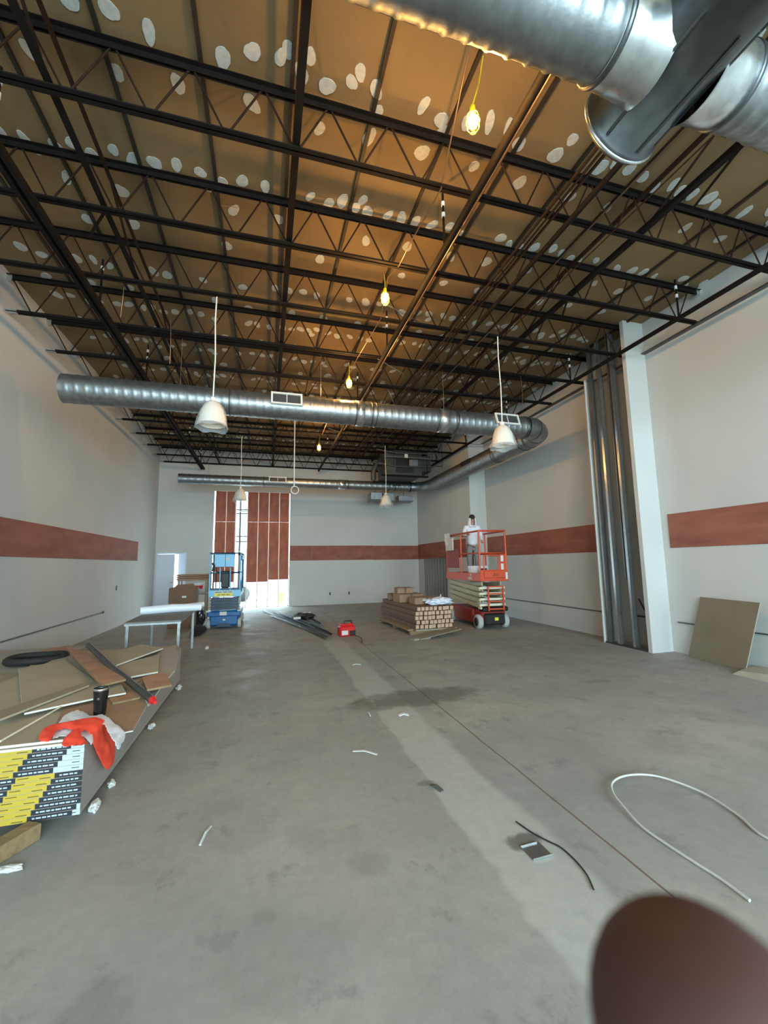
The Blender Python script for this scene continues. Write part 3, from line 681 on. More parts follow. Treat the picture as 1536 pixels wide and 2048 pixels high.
# scissor stack
zz0, dz = .52, .13
for k in range(4):
    z = zz0+k*dz
    for s in (-1, 1):
        for (ya, za, yb, zb_) in ((.1, z, LN-.12, z+dz), (.1, z+dz, LN-.12, z)):
            off = .30 if ya and za == z else .24
            MB().beam((s*off, ya, za), (s*off, yb, zb_), .035, .085, 'khaki').build('scissor_arm', parent=ol)
    MB().tube([(-.33, .1, z+.02), (.33, .1, z+.02)], .026, 'cream', 10).build('cross_tube', parent=ol)
    MB().box((-.32, .06, z+.02), (.32, .12, z+.055), 'cream').build('cross_plate', parent=ol)
MB().box((-.33, .04, .46), (.33, .16, .50), 'cream').build('cross_plate', parent=ol)
lad = MB()
for x in (-.16, .22): lad.box((x-.015, -.05, .42), (x+.015, -.02, .98), 'orange')
for z in (.45, .62, .80, .96): lad.box((-.16, -.05, z), (.22, -.02, z+.025), 'orange')
lad.build('ladder', parent=ol)
# platform
PZ = 1.10
MB().bbox((-W2, -.05, PZ), (W2, LN, PZ+.05), 'orange', .01).build('platform', parent=ol)
sk = MB(); sk.bbox((-W2, -.07, PZ), (W2, -.04, PZ+.26), 'orange', .008).bbox((-W2, LN-.02, PZ), (W2, LN+.01, PZ+.18), 'orange', .008).bbox((-W2-.01, -.05, PZ), (-W2+.015, LN, PZ+.19), 'orange', .006).bbox((W2-.015, -.05, PZ), (W2+.01, LN, PZ+.19), 'orange', .006)
sk.bbox((-.27, -.10, PZ+.07), (.27, -.07, PZ+.24), 'orange', .01); sko = sk.build('toe_board', parent=ol)
lg = MB(); text_mesh(lg, 'JLG', .085, 'black', frame_T((.02, -.102, PZ+.15), (1, 0, 0), (0, 0, 1)), .3); lg.build('logo', parent=sko)
MB().box((.285, -.073, PZ+.04), (.34, -.07, PZ+.2), 'paper').box((-W2-.013, .35, PZ+.03), (-W2-.011, .55, PZ+.09), 'paper').box((-W2-.013, .38, PZ+.11), (-W2-.011, .44, PZ+.17), 'paper').build('sticker', parent=sko)
RZ = 2.27
for x in (-W2+.02, W2-.02):
    for y in (-.03, .98, LN-.03): MB().tube([(x, y, PZ+.02), (x, y, RZ)], .021, 'orange', 8).build('rail_post', parent=ol)
tr = MB(); rail(tr, [(-W2+.02, -.03, RZ), (W2-.02, -.03, RZ), (W2-.02, LN-.03, RZ), (-W2+.02, LN-.03, RZ)], .023, 'orange', True); tr.build('top_rail', parent=ol)
tr = MB(); rail(tr, [(-W2+.02, -.03, 1.75), (W2-.02, -.03, 1.75), (W2-.02, LN-.03, 1.75), (-W2+.02, LN-.03, 1.75)], .018, 'orange', True); tr.build('mid_rail', parent=ol)
gt = MB(); rail(gt, [(-.24, -.035, PZ+.26), (-.24, -.035, 1.70), (.14, -.035, 1.70), (.14, -.035, PZ+.26)], .018, 'orange'); gt.bbox((.17, -.045, PZ+.24), (.33, -.02, 1.72), 'orange', .01); gt.build('gate', parent=ol)
MB().box((.19, -.05, 1.55), (.26, -.046, 1.69), 'paper').box((.19, -.05, 1.36), (.26, -.046, 1.5), 'paper').build('sticker', parent=ol)
MB().box((-W2-.005, 1.10, PZ+.3), (-W2+.01, LN-.1, 1.9), 'dark_red').build('side_mesh_panel', parent=ol)
MB().bbox((-W2-.05, 1.35, 1.86), (-W2-.02, 1.83, 2.2), 'paper', .003).build('manual_box', parent=ol)
def lw(x, y, z): return ol.matrix_basis @ Vector((x, y, z))
# things riding in the basket
p = lw(-.18, .66, PZ+.05)
bk = thing('white_bucket', 'white plastic bucket standing on the orange lift platform', 'bucket', p)
MB().lathe([(.11, 0), (.12, .02), (.135, .27), (.145, .28), (.145, .30), (.13, .30), (.118, .03), (0, .03)], 'white', 24).build('bucket_body', parent=bk)
MB().tube([(.14*math.cos(a), .03, .28+.05*math.sin(a)) for a in [PI*k/10 for k in range(11)]], .004, 'steel', 6).build('handle', parent=bk)
p = lw(.1, .45, PZ+.05)
tc_ = thing('open_tool_case', 'open white tool case leaning in the orange lift basket', 'tool case', p, .3)
MB().bbox((-.16, -.12, 0), (.16, .12, .07), 'white', .01).build('case_base', parent=tc_)
MB().bbox((-.16, .12, .02), (.16, .15, .30), 'white', .01).build('case_lid', parent=tc_)
MB().box((-.10, .112, .07), (.10, .12, .24), 'grille_dark').build('lid_pad', parent=tc_)
a, b = lw(.20, 1.38, PZ+.05), lw(.30, 1.80, PZ+.05)
q = MB(); q.prism([a, b, b+Vector((.02, .06, 1.45)), a+Vector((.02, .06, 1.45))], (.014, -.003, 0), 'drywall_grey')
tag(q.build('drywall_board'), 'tall grey drywall offcut standing on the lift behind the worker', 'drywall')
p = lw(-W2+.02, 1.75, RZ+.03)
rg = MB(); V = []; F = []
for j in range(9):
    for k in range(7): V.append((p.x-.05+.006*math.sin(k*2+j), p.y-.18+.05*k+.008*math.sin(j*1.7), p.z+.02-.04*j+.01*math.sin(k*1.3)))
for j in range(8):
    for k in range(6): F.append((j*7+k, j*7+k+1, j*7+k+8, j*7+k+7))
V2 = [(v[0]-.02-.01*math.sin(i), v[1], v[2]) for i, v in enumerate(V)]
rg.add(V, F, 'cloth_white', True); rg.add(V2, F, 'cloth_white', True)
tag(rg.build('white_rag'), 'white rag hung over far left corner rail of orange lift', 'rag')
# --- person on the lift
def skin_mesh(nodes, edges, name, m, parent, sub=2, root=0):
    me = bpy.data.meshes.new(name+'_tmp'); me.from_pydata([n[0] for n in nodes], edges, [])
    ob = bpy.data.objects.new(name+'_tmp', me); C.objects.link(ob)
    md = ob.modifiers.new('s', 'SKIN'); md.use_smooth_shade = True
    sv = me.skin_vertices[0].data
    for i, n in enumerate(nodes):
        r = n[1]; sv[i].radius = (r, r) if not isinstance(r, tuple) else r; sv[i].use_root = (i == root)
    ss = ob.modifiers.new('u', 'SUBSURF'); ss.levels = sub; ss.render_levels = sub
    dg = bpy.context.evaluated_depsgraph_get(); em = bpy.data.meshes.new_from_object(ob.evaluated_get(dg)); em.name = name
    bpy.data.objects.remove(ob); bpy.data.meshes.remove(me)
    em.materials.clear(); em.materials.append(M[m])
    for p_ in em.polygons: p_.use_smooth = True; p_.material_index = 0
    o = bpy.data.objects.new(name, em); C.objects.link(o)
    if parent: o.parent = parent
    return o
pw = lw(.06, 1.12, PZ+.05)
per = thing('person', 'person in white hooded sweatshirt and grey trousers on the orange lift', 'person', pw, math.radians(-14))
# local frame: faces -Y, x to the person's left (image right)
Hh = 1.60
def hand(nodes, edges, wrist_i, w, d, side):
    """palm + five separate fingers; d = direction of the hand, side = lateral axis"""
    w = Vector(w); d = Vector(d).normalized(); s = Vector(side).normalized(); nrm = d.cross(s)
    k = len(nodes); nodes.append((tuple(w+d*.045), (.026, .014))); edges.append((wrist_i, k))
    k2 = len(nodes); nodes.append((tuple(w+d*.08), (.028, .013))); edges.append((k, k2))
    for j, (off, ln) in enumerate(((-.026, .062), (-.009, .072), (.009, .068), (.026, .052))):
        a0 = len(nodes); nodes.append((tuple(w+d*.095+s*off), .0085)); nodes.append((tuple(w+d*(.095+ln*.5)+s*off*1.1-nrm*.006), .0078)); nodes.append((tuple(w+d*(.09+ln*.8)+s*off*1.1-nrm*.03), .007))
        edges += [(k2, a0), (a0, a0+1), (a0+1, a0+2)]
    a0 = len(nodes); nodes.append((tuple(w+d*.05-s*.038), .010)); nodes.append((tuple(w+d*.082-s*.052-nrm*.01), .0085)); edges += [(k, a0), (a0, a0+1)]
N_ = [((0, 0, .84), (.10, .07)), ((0, 0, .96), (.10, .075)), ((0, -.01, 1.10), (.125, .09)), ((0, -.01, 1.24), (.14, .09)), ((0, 0, 1.33), (.07, .06)), ((0, -.01, 1.39), .048), ((0, -.025, 1.44), (.06, .065)), ((0, -.035, 1.50), (.072, .085)), ((0, -.03, 1.56), (.062, .075))]
E_ = [(0, 1), (1, 2), (2, 3), (3, 4), (4, 5), (5, 6), (6, 7), (7, 8)]
def limb(start, pts):
    i0 = start
    for p_, r in pts:
        N_.append((p_, r)); E_.append((i0, len(N_)-1)); i0 = len(N_)-1
    return i0
legs = {}
for s, fx, fy in ((-1, -.10, -.05), (1, .11, .06)):
    k = limb(0, [((s*.085, 0, .76), .078), ((s*.10, -.02, .44), .052), ((fx, fy+.02, .22), .045), ((fx, fy+.03, .08), .034)])
    limb(k, [((fx, fy-.02, .035), .035), ((fx+s*.01, fy-.12, .028), .03)])
wr = {}
arms = {-1: [((-.17, -.01, 1.30), .048), ((-.25, -.10, 1.10), .038), ((-.17, -.30, 1.10), .026)], 1: [((.17, 0, 1.30), .048), ((.24, .02, 1.07), .038), ((.20, -.16, .93), .026)]}
for s in (-1, 1): wr[s] = limb(3, arms[s])
hand(N_, E_, wr[-1], (-.17, -.30, 1.10), (-.15, -.95, -.05), (1, 0, 0)); hand(N_, E_, wr[1], (.20, -.16, .93), (-.1, -.8, -.4), (-1, 0, 0))
body = skin_mesh(N_, E_, 'body', 'skin', per)
hd = skin_mesh([((0, 0, .80), (.155, .12)), ((0, 0, 1.0), (.14, .11)), ((0, -.01, 1.12), (.15, .115)), ((0, -.01, 1.25), (.155, .11)), ((0, .0, 1.35), (.085, .075)), ((-.17, -.01, 1.30), .066), ((-.25, -.10, 1.10), .056), ((-.18, -.27, 1.10), .042), ((.17, 0, 1.30), .066), ((.24, .02, 1.07), .056), ((.205, -.14, .945), .042)],
               [(0, 1), (1, 2), (2, 3), (3, 4), (3, 5), (5, 6), (6, 7), (3, 8), (8, 9), (9, 10)], 'sweatshirt', 'cloth_white', per)
# hood: shell round the head, open at the face
hb_ = MB(); V = []; F = []; nr, nc = 9, 18
for i in range(nr):
    z = 1.30+.26*i/(nr-1); r = .115*math.sqrt(max(.02, 1-((i-3.2)/6.4)**2))
    for k in range(nc):
        a = -PI/2+(.55 if i > 1 else .15)+(2*PI-2*(.55 if i > 1 else .15))*k/(nc-1); V.append((r*math.cos(a)*.92, -.02+r*math.sin(a)*1.08, z))
for i in range(nr-1):
    for k in range(nc-1): F.append((i*nc+k, i*nc+k+1, (i+1)*nc+k+1, (i+1)*nc+k))
hb_.add(V, F, 'cloth_white', True); ho = hb_.build('hood', parent=per); md = ho.modifiers.new('t', 'SOLIDIFY'); md.thickness = .012; md.offset = 1
MB().lathe([(.0, .10), (.05, .085), (.078, .04), (.083, 0), (.076, -.01)], 'hair', 20, T=Matrix.Translation((0, -.045, 1.545)) @ Matrix.Rotation(.25, 4, 'X')).build('hair', parent=per)
fc = MB()
for s in (-1, 1): fc.lathe([(0, -.008), (.009, -.004), (.011, 0), (.009, .004), (0, .008)], 'black', 10, 'y', Matrix.Translation((s*.027, -.112, 1.505)))
fc.build('eyes', parent=per)
MB().tube([(0, -.115, 1.515), (0, -.128, 1.485), (0, -.112, 1.472)], [.007, .013, .009], 'skin', 8).build('nose', parent=per)
MB().tube([(-.02, -.106, 1.448), (0, -.112, 1.446), (.02, -.106, 1.448)], .005, 'dark_red', 8).build('mouth', parent=per)
pn = [((0, 0, .92), (.135, .105))]; pe = []
for s, fx, fy in ((-1, -.10, -.05), (1, .11, .06)):
    k = len(pn); pn += [((s*.088, 0, .74), .09), ((s*.10, -.02, .44), .068), ((fx, fy+.02, .22), .062), ((fx, fy+.02, .09), .060)]; pe += [(0, k), (k, k+1), (k+1, k+2), (k+2, k+3)]
skin_mesh(pn, pe, 'trousers', 'pants', per)
for fx, fy, s in ((-.10, -.05, -1), (.11, .06, 1)):
    MB().bbox((fx-.045, fy-.19, 0), (fx+.045, fy+.08, .075), 'black', .02).build('shoe', parent=per)
# --- blue scissor lift
bl = thing('scissor_lift', 'blue scissor lift standing lowered before the boarded opening', 'scissor lift', (-.96, 11.2, 0))
MB().bbox((-.34, .0, .07), (.34, 1.35, .44), 'blue', .04).bbox((-.39, -.02, .30), (.39, 1.3, .42), 'blue', .02).prism([(-.2, -.03, .05), (.2, -.03, .05), (.1, -.03, .14), (-.1, -.03, .14)], (0, .05, 0), 'blue_dark').build('chassis', parent=bl)
MB().box((-.10, -.025, .33), (.06, -.021, .42), 'paper').box((-.03, -.006, .2), (.03, -.001, .24), 'paper').build('sticker', parent=bl)
for x in (-.36, .36):
    MB().box((x-.05, -.04, .42), (x+.03, .0, .45), 'paper').build('light_strip', parent=bl)
    for y in (.12, 1.2):
        w = MB().lathe([(.04, -.04), (.115, -.04), (.125, -.03), (.125, .03), (.115, .04), (.04, .04)], 'tire', 24, 'x', Matrix.Translation((x, y, .125))).build('wheel', parent=bl)
        MB().lathe([(.05, -.045), (.05, .045)], 'blue_dark', 12, 'x', Matrix.Translation((x, y, .125))).build('wheel_hub', parent=w)
for k in range(4):
    z = .47+k*.075
    for s in (-1, 1):
        MB().beam((s*.31, .05, z), (s*.31, 1.3, z+.075), .03, .05, 'blue_dark').build('scissor_arm', parent=bl)
        MB().beam((s*.26, .05, z+.075), (s*.26, 1.3, z), .03, .05, 'galv_dark').build('scissor_arm', parent=bl)
    MB().box((-.32, .05, z-.012), (.32, .30, z+.048), 'blue_dark').build('cross_plate', parent=bl)  # added dark filler plates, block the bright daylight showing through the scissor stack
    MB().tube([(-.34, .04, z+.06), (.34, .04, z+.06)], .010, 'galv_dark', 8).build('cross_tube', parent=bl)
MB().bbox((-.37, -.03, .78), (.37, 1.4, .82), 'blue_dark', .01).build('platform', parent=bl)
so = MB().bbox((-.38, -.05, .78), (.38, -.02, .95), 'blue_pale', .01).bbox((-.38, 1.38, .78), (.38, 1.41, .93), 'blue_pale', .01).bbox((-.38, -.03, .80), (-.355, 1.4, .93), 'blue_pale', .006).bbox((.355, -.03, .80), (.38, 1.4, .93), 'blue_pale', .006).build('toe_board', parent=bl)
lb = MB().box((-.24, -.056, .80), (.20, -.051, .87), 'yellow').box((-.24, -.056, .872), (.20, -.051, .93), 'paper')
for x0, x1 in ((-.22, -.06), (-.04, .06), (.08, .18)): lb.box((x0, -.058, .89), (x1, -.056, .908), 'blue_dark'); 
for x0, x1 in ((-.16, -.10), (-.08, .02), (.04, .12)): lb.box((x0, -.058, .825), (x1, -.056, .84), 'ink')
lb.build('sticker', parent=so)
for x in (-.36, -.12, .12, .36):
    MB().tube([(x, -.03, .82), (x, -.03, 1.86 if abs(x) > .2 else 1.5)], .016, 'blue_pale', 8).build('rail_post', parent=bl)
for x in (-.36, .36):
    for y in (.7, 1.38): MB().tube([(x, y, .82), (x, y, 1.86)], .016, 'blue_dark', 8).build('rail_post', parent=bl)
for z, r in ((1.86, .02), (1.37, .016)):
    tr = MB(); rail(tr, [(-.36, -.03, z), (.36, -.03, z), (.36, 1.38, z), (-.36, 1.38, z)], r, 'blue_dark', True); tr.build('top_rail' if z > 1.5 else 'mid_rail', parent=bl)
MB().bbox((-.27, .02, 1.52), (.20, .035, 1.84), 'blue_pale', .005).box((-.012, .0, 1.52), (-.004, .02, 1.84), 'blue_dark').bbox((.0, .005, 1.68), (.07, .02, 1.75), 'paper', .002).build('entry_panel', parent=bl)
MB().bbox((-.10, .0, 1.0), (.10, .05, 1.42), 'black', .02).build('control_box', parent=bl)
MB().box((-.34, 0, .95), (.34, .02, 1.0), 'blue_dark').build('kick_rail', parent=bl)
MB().tube([(-.30, .0, 1.62), (-.27, -.02, 1.55), (-.29, 0, 1.42)], .03, 'black', 8).build('hose', parent=bl)
MB().tube([(.36, .02, 1.80), (.42, 0, 1.6), (.40, 0, 1.2), (.38, 0, .9)], .022, 'blue', 8).build('hose', parent=bl)
# --- carton stack (long square cartons on boards)
ct = [3.11, 8.60, 0]; ang = math.radians(2.0)
R = Matrix.Translation((3.13, 8.58, 0)) @ Matrix.Rotation(ang, 4, 'Z')
cell = .098; LEN = 2.44
proto = None
def carton(x, y, z, w, h, roll=0, label=''):
    global proto
    if proto is None:
        b = MB(); b.bbox((-.045, 0, -.045), (.045, LEN, .045), 'cardboard_dark', .004)
        b2 = MB(); b2.box((-.037, -.0015, -.037), (.037, 0, .037), 'cardboard_end')
        o = bpy.data.objects.new('square_carton', None); C.objects.link(o); o.empty_display_size = .05
        b.build('carton_body', parent=o); b2.build('end_flap', parent=o); proto = o
    else: o = dup(proto, (0, 0, 0))
    o.matrix_world = R @ Matrix.Translation((x, y, z)) @ Matrix.Rotation(roll, 4, 'Y')
    tag(o, label, 'carton', 'long square cartons stacked beside the orange lift'); return o
for r_ in range(5):
    nco = 9
    x0 = (.0, .02, -.02, -.01, .04)[r_]
    for k in range(nco):
        carton(x0+.05+k*cell+rnd.uniform(-.003, .003), rnd.uniform(-.03, .03), .175+r_*.094, 1, 1, rnd.uniform(-.02, .02),
               'long brown square-ended carton, '+ORD[r_]+' row from floor, '+ORD[k]+' from left')
for i, (y, x0, x1, a) in enumerate([(.12, -.10, 1.05, .05), (1.2, -.1, 1.0, 0), (2.25, -.12, 1.0, -.04)]):
    T = R @ Matrix.Translation((0, y, 0)) @ Matrix.Rotation(a, 4, 'Z')
    b = MB().bbox((x0, -.045, 0), (x1, .045, .085), 'wood', .004, T)
    tag(b.build('wood_skid'), 'wooden skid under the carton stack, '+ORD[i]+' from the front', 'wood', 'skids under the carton stack')
T = R @ Matrix.Translation((.0, 0, .087)); tag(MB().bbox((-.14, .1, 0), (-.02, 2.3, .038), 'wood', .003, T).build('wood_board'), 'pale board with white cut end along left foot of carton stack', 'wood')
tag(MB().bbox((0, 0, .086), (.98, 2.4, .122), 'wood_grey', .004, R).build('wood_pallet_deck'), 'rough board layer lying between skids and cartons', 'wood')
T = R @ Matrix.Translation((.35, -.45, 0)) @ Matrix.Rotation(.25, 4, 'Z')
tag(MB().bbox((-.5, 0, 0), (.62, .30, .018), 'drywall_grey', .003, T @ Matrix.Rotation(-.09, 4, 'Y') @ Matrix.Translation((0, 0, .06))).build('floor_board'), 'grey torn board lying on floor in front of carton stack', 'board')
tag(MB().bbox((-.62, .05, .001), (-.2, .2, .04), 'wood_grey', .004, T).build('wood_offcut'), 'short pale wood offcut at front left foot of carton stack', 'wood')
# boxes and film on top of cartons
ZS = .175+.094*4+.05
def cbox(loc, rz, w, d, h, label, m='cardboard', flap=True):
    t = thing('cardboard_box', label, 'box', loc, rz, None)
    MB().bbox((-w/2, -d/2, 0), (w/2, d/2, h), m, .006).build('box_body', parent=t)
    if flap: MB().box((-w/2-.01, -d/2-.06, h-.005), (w/2+.01, -d/2, h+.002), 'cardboard_dark').build('flap', parent=t)
    MB().box((-.03, -d/2-.0015, 0), (.03, -d/2, h), 'cardboard_dark').build('tape', parent=t)
    return t
cbox((3.42, 9.90, ZS), .1, .62, .42, .2, 'wide brown box lying on top of the carton stack')
cbox((3.36, 10.05, ZS+.202), -.05, .40, .34, .14, 'open small box on top of the wide brown box')
cbox((3.60, 9.25, ZS), .05, .62, .35, .16, 'low brown box on front of the carton stack beside plastic film')
cbox((3.28, 10.62, ZS), -.1, .3, .3, .16, 'brown box at far left end of the carton stack')
def crumple(name, c, s, m, label, cat, seed=1, amp=.35, sub=3):
    bpy.ops.mesh.primitive_ico_sphere_add(subdivisions=sub, radius=1); o = bpy.context.object; o.name = name; me = o.data; me.name = name
    for v in me.vertices:
        n = noise.noise(v.co*1.7+Vector((seed, 0, 0)))*amp+noise.noise(v.co*4+Vector((0, seed, 0)))*amp*.5
        k = 1+n; v.co = Vector((v.co.x*k*s[0], v.co.y*k*s[1], max(v.co.z*k, -.9)*s[2]))
    zmin = min(v.co.z for v in me.vertices)
    for v in me.vertices: v.co.z -= zmin
    o.location = c; me.materials.append(M[m])
    return tag(o, label, cat)
crumple('plastic_wrap', (3.80, 8.92, ZS), (.34, .2, .08), 'film_white', 'crumpled clear plastic wrap on front of the carton stack', 'plastic wrap', 3, .5, 4)
tag(MB().lathe([(.03, 0), (.032, .1), (.012, .16), (.012, .2), (0, .2)], 'film_white', 16, T=Matrix.Translation((4.0, 9.2, ZS))).build('plastic_bottle'), 'small clear bottle standing at back of the carton stack', 'bottle')
# --- metal scraps pile
for i, (a, b, w, m, z) in enumerate([((528, 1222), (640, 1270), .09, 'galv', .02), ((545, 1226), (652, 1276), .06, 'galv_dark', .03), ((560, 1226), (655, 1266), .08, 'galv', .05), ((585, 1234), (662, 1270), .05, 'black', .06), ((575, 1228), (625, 1250), .10, 'galv_dark', .07), ((600, 1240), (645, 1254), .07, 'galv', .09), ((540, 1232), (600, 1254), .03, 'galv_bright', .02), ((600, 1226), (640, 1248), .05, 'black', .11)]):
    p, q = on_z(*a, z), on_z(*b, z+.01*i*.3); bb = MB(); d = (q-p)
    bb.beam(p, q, w, .004, m); s = d.cross(Vector((0, 0, 1))).normalized()*w/2
    bb.beam(p+s+Vector((0, 0, .015)), q+s+Vector((0, 0, .015)), .004, .03, m); bb.beam(p-s+Vector((0, 0, .015)), q-s+Vector((0, 0, .015)), .004, .03, m)
    tag(bb.build('steel_track'), ('bright' if m in ('galv', 'galv_bright') else 'dark')+' metal track offcut in the floor pile left of red tool, '+ORD[i]+' from the left', 'metal offcut', 'metal offcuts piled on the floor')
crumple('black_bag', on_z(607, 1238, .08), (.28, .4, .08), 'black', 'black crumpled bag lying on the metal offcut pile', 'bag', 5, .5)
tag(MB().bbox((-.09, -.05, 0), (.09, .05, .05), 'paper', .004, Matrix.Translation(on_z(594, 1238, .19))).build('white_label_box'), 'tiny white box lying on the black bag', 'box')
p = on_z(609, 1226, 0); tag(MB().bbox((p.x-.2, p.y-.05, 0), (p.x+.2, p.y+.05, .02), 'white', .003).build('white_offcut'), 'small white strip on floor behind the metal pile', 'offcut')
# --- red tool box
p = on_z(690, 1275, 0)
rt = thing('red_tool_case', 'small red machine with carry handle standing on the open floor', 'tool', (1.72, 9.12, 0), .2)
MB().bbox((-.17, -.12, 0), (.17, .12, .22), 'red', .03).build('case_body', parent=rt)
MB().bbox((-.15, -.09, .22), (.15, .09, .26), 'red', .015).build('case_top', parent=rt)
MB().tube([(-.05, 0, .25), (-.04, 0, .31), (.12, 0, .31), (.13, 0, .25)], .018, 'black', 8).build('handle', parent=rt)
MB().box((-.15, -.124, .04), (-.01, -.12, .13), 'paper').build('label_plate', parent=rt)
MB().bbox((.03, -.13, .02), (.165, -.118, .12), 'black', .004).build('vent', parent=rt)
tag(MB().tube([(1.9, 9.1, .006), (1.97, 8.7, .006), (1.86, 8.2, .006)], .006, 'cable_dark', 6).build('power_cord'), 'short dark cord trailing from the red machine', 'cord')
# --- table by the left wall with roll and boxes
tb_ = thing('work_table', 'long low grey work table near the left wall', 'table', (-1.62, 8.2, 0), math.radians(2))
MB().bbox((-.40, -1.15, .715), (.36, 1.15, .74), 'table_grey', .004).build('tabletop', parent=tb_)
for x in (-.36, .33):
    for y in (-1.1, .62): MB().box((x-.02, y-.02, 0), (x+.02, y+.02, .715), 'galv').build('leg', parent=tb_)
MB().box((-.40, -1.13, .685), (.36, -1.09, .715), 'galv').box((.31, -1.09, .685), (.35, 1.1, .715), 'galv').box((-.36, .6, .66), (.33, .64, .685), 'galv').build('frame', parent=tb_)
a, b = on_z(280, 1222, .80), on_z(402, 1214, .80)
def roll(pts, r, m): 
    q = MB(); q.tube(pts, r, m, 14); return q
tag(roll([a, a+(b-a)*.5+Vector((0, 0, .012)), b], [.07, .075, .065], 'film_white').build('plastic_roll'), 'long white roll of plastic sheeting lying across the table', 'plastic roll')
tag(roll([a+Vector((.25, .22, -.01)), b+Vector((.02, .2, .03))], .05, 'paper').build('paper_roll'), 'thinner white paper roll behind the plastic roll on table', 'paper roll')
bx = thing('cardboard_box', 'large dark brown cardboard box behind the white roll', 'box', (-2.02, 12.0, 0), .05)
MB().bbox((-.33, -.25, 0), (.33, .25, 1.0), 'cardboard_dark', .01).build('box_body', parent=bx)
MB().prism([(-.24, -.2, 1.0), (.28, -.2, 1.0), (.22, -.2, 1.10), (-.16, -.2, 1.08)], (0, .02, 0), 'cardboard_dark').build('flap', parent=bx)
MB().box((-.02, -.252, .75), (.08, -.25, .8), 'paper').build('label', parent=bx)
for i in range(3):
    tag(MB().bbox((-2.42, 13.05, 1.16+.055*i), (-1.58+.0*i, 13.6, 1.205+.055*i), 'cardboard', .006).build('flat_carton'), 'flat brown carton stacked beside the door, '+('bottom', 'middle', 'top')[i]+' of three', 'carton', 'flat cartons by the door')
rk = thing('storage_stand', 'small shelf stand holding flat cartons beside the door', 'stand', (-2.0, 13.3, 0))
for x in (-.36, .36):
    for y in (-.2, .24): MB().box((x-.02, y-.02, 0), (x+.02, y+.02, 1.13), 'wood_grey').build('leg', parent=rk)
MB().box((-.4, -.25, 1.13), (.4, .28, 1.158), 'wood_grey').box((-.38, -.23, .74), (.38, .26, .765), 'wood_grey').build('shelf', parent=rk)
pb = thing('paint_pail', 'white pail with red label on the stand by the door', 'pail', (-1.85, 13.15, .767))
MB().lathe([(.12, 0), (.14, .28), (.15, .29), (.15, .31), (0, .31)], 'white', 24).build('pail_body', parent=pb)
MB().lathe([(.1325, .14), (.139, .23)], 'red', 24, cap=False).build('label_band', parent=pb)
tag(MB().bbox((-2.30, 13.12, .767), (-2.08, 13.3, 1.02), 'paper', .01).build('white_package'), 'pale package next to the red-labelled pail', 'package')
crumple('grey_bag', (-1.62, 12.1, 0), (.12, .14, .22), 'galv_dark', 'dark crumpled bag on floor right of brown box', 'bag', 8)
crumple('grey_bag', (-1.45, 10.6, 0), (.14, .5, .10), 'rubber', 'black debris bag lying flat left of the blue lift', 'bag', 9)
# --- near left drywall stacks
SX1, SX0, SY0, SY1 = -1.045, -2.265, 3.10, 6.15
NB = 13; BH = .0318; BZ = .078
def dash(mb, x0, x1, z, h, m, y, word=.02):
    x = x0; k = 0
    while x < x1-.004:
        w = min(word*(.6+.8*((k*37) % 10)/10), x1-x)
        mb.box((x, y-.0006, z-h/2), (x+w, y, z+h/2), m); x += w+.006; k += 1
YS = .012
for i in range(NB):
    z0 = BZ+i*BH; j = NB-1-i       # j = 0 is the top printed row
    b = MB(); jit = rnd.uniform(-.001, .001)
    o = thing('drywall_bundle', 'grey drywall bundle with printed end tape, '+ORD[i]+' from floor in the near stack', 'drywall', ((SX0+SX1)/2, SY0, z0), 0, 'drywall bundles in the near left stack')
    hw = (SX1-SX0)/2
    MB().box((-hw, 0, .0002), (hw+jit, SY1-SY0, BH-.0002), 'drywall_edge').build('sheet_pair', parent=o)
    tp = MB(); y = -.0008
    def zone(xa, xb, m):
        xa, xb = max(xa, -1.66), min(xb, SX1+jit)
        if xb > xa: tp.box((xa-(SX0+SX1)/2, -.0012, .0015), (xb-(SX0+SX1)/2, 0, BH-.0015), m)
        return xa, xb
    cx = (SX0+SX1)/2
    sh = .019
    if j < 5: e = [(-1.045, -1.115-.021*j, 'w'), (-1.115-.021*j, -1.315-.021*j, 'b'), (-1.315-.021*j, -1.545-.021*j, 'y'), (-1.545-.021*j, -1.75, 'b')]
    else:
        jj = j-5; e = [(-1.045, -1.190-.0175*jj, 'b'), (-1.190-.0175*jj, -1.385-.0175*jj, 'y'), (-1.385-.0175*jj, -1.58-.0175*jj, 'b'), (-1.58-.0175*jj, -1.8, 'y')]
        if jj >= 6: e[0] = (-1.045-.02*(jj-5), e[0][1], 'b'); e.insert(0, (-1.045, -1.045-.02*(jj-5), 'w'))
    for xb, xa, c_ in e:
        xa, xb = zone(xa, xb, {'w': 'tape_white', 'b': 'tape_black', 'y': 'tape_yellow'}[c_])
        if xb-xa < .03: continue
        zz = BH/2
        if c_ == 'b': dash(tp, xa-cx+.025, xb-cx-.02, zz, .008, 'tape_white', -.0013, .022)
        if c_ == 'y':
            tp.box((xa-cx+.01, -.0018, zz+.003), (xa-cx+.065, -.0012, zz+.007), 'ink'); tp.box((xb-cx-.075, -.0018, zz-.008), (xb-cx-.02, -.0012, zz-.004), 'ink')
        if c_ == 'w': tp.box((xb-cx-.06, -.0018, zz-.002), (xb-cx-.02, -.0012, zz+.002), 'tape_black')
    tp.build('end_tape', parent=o)
ZTOP = BZ+NB*BH
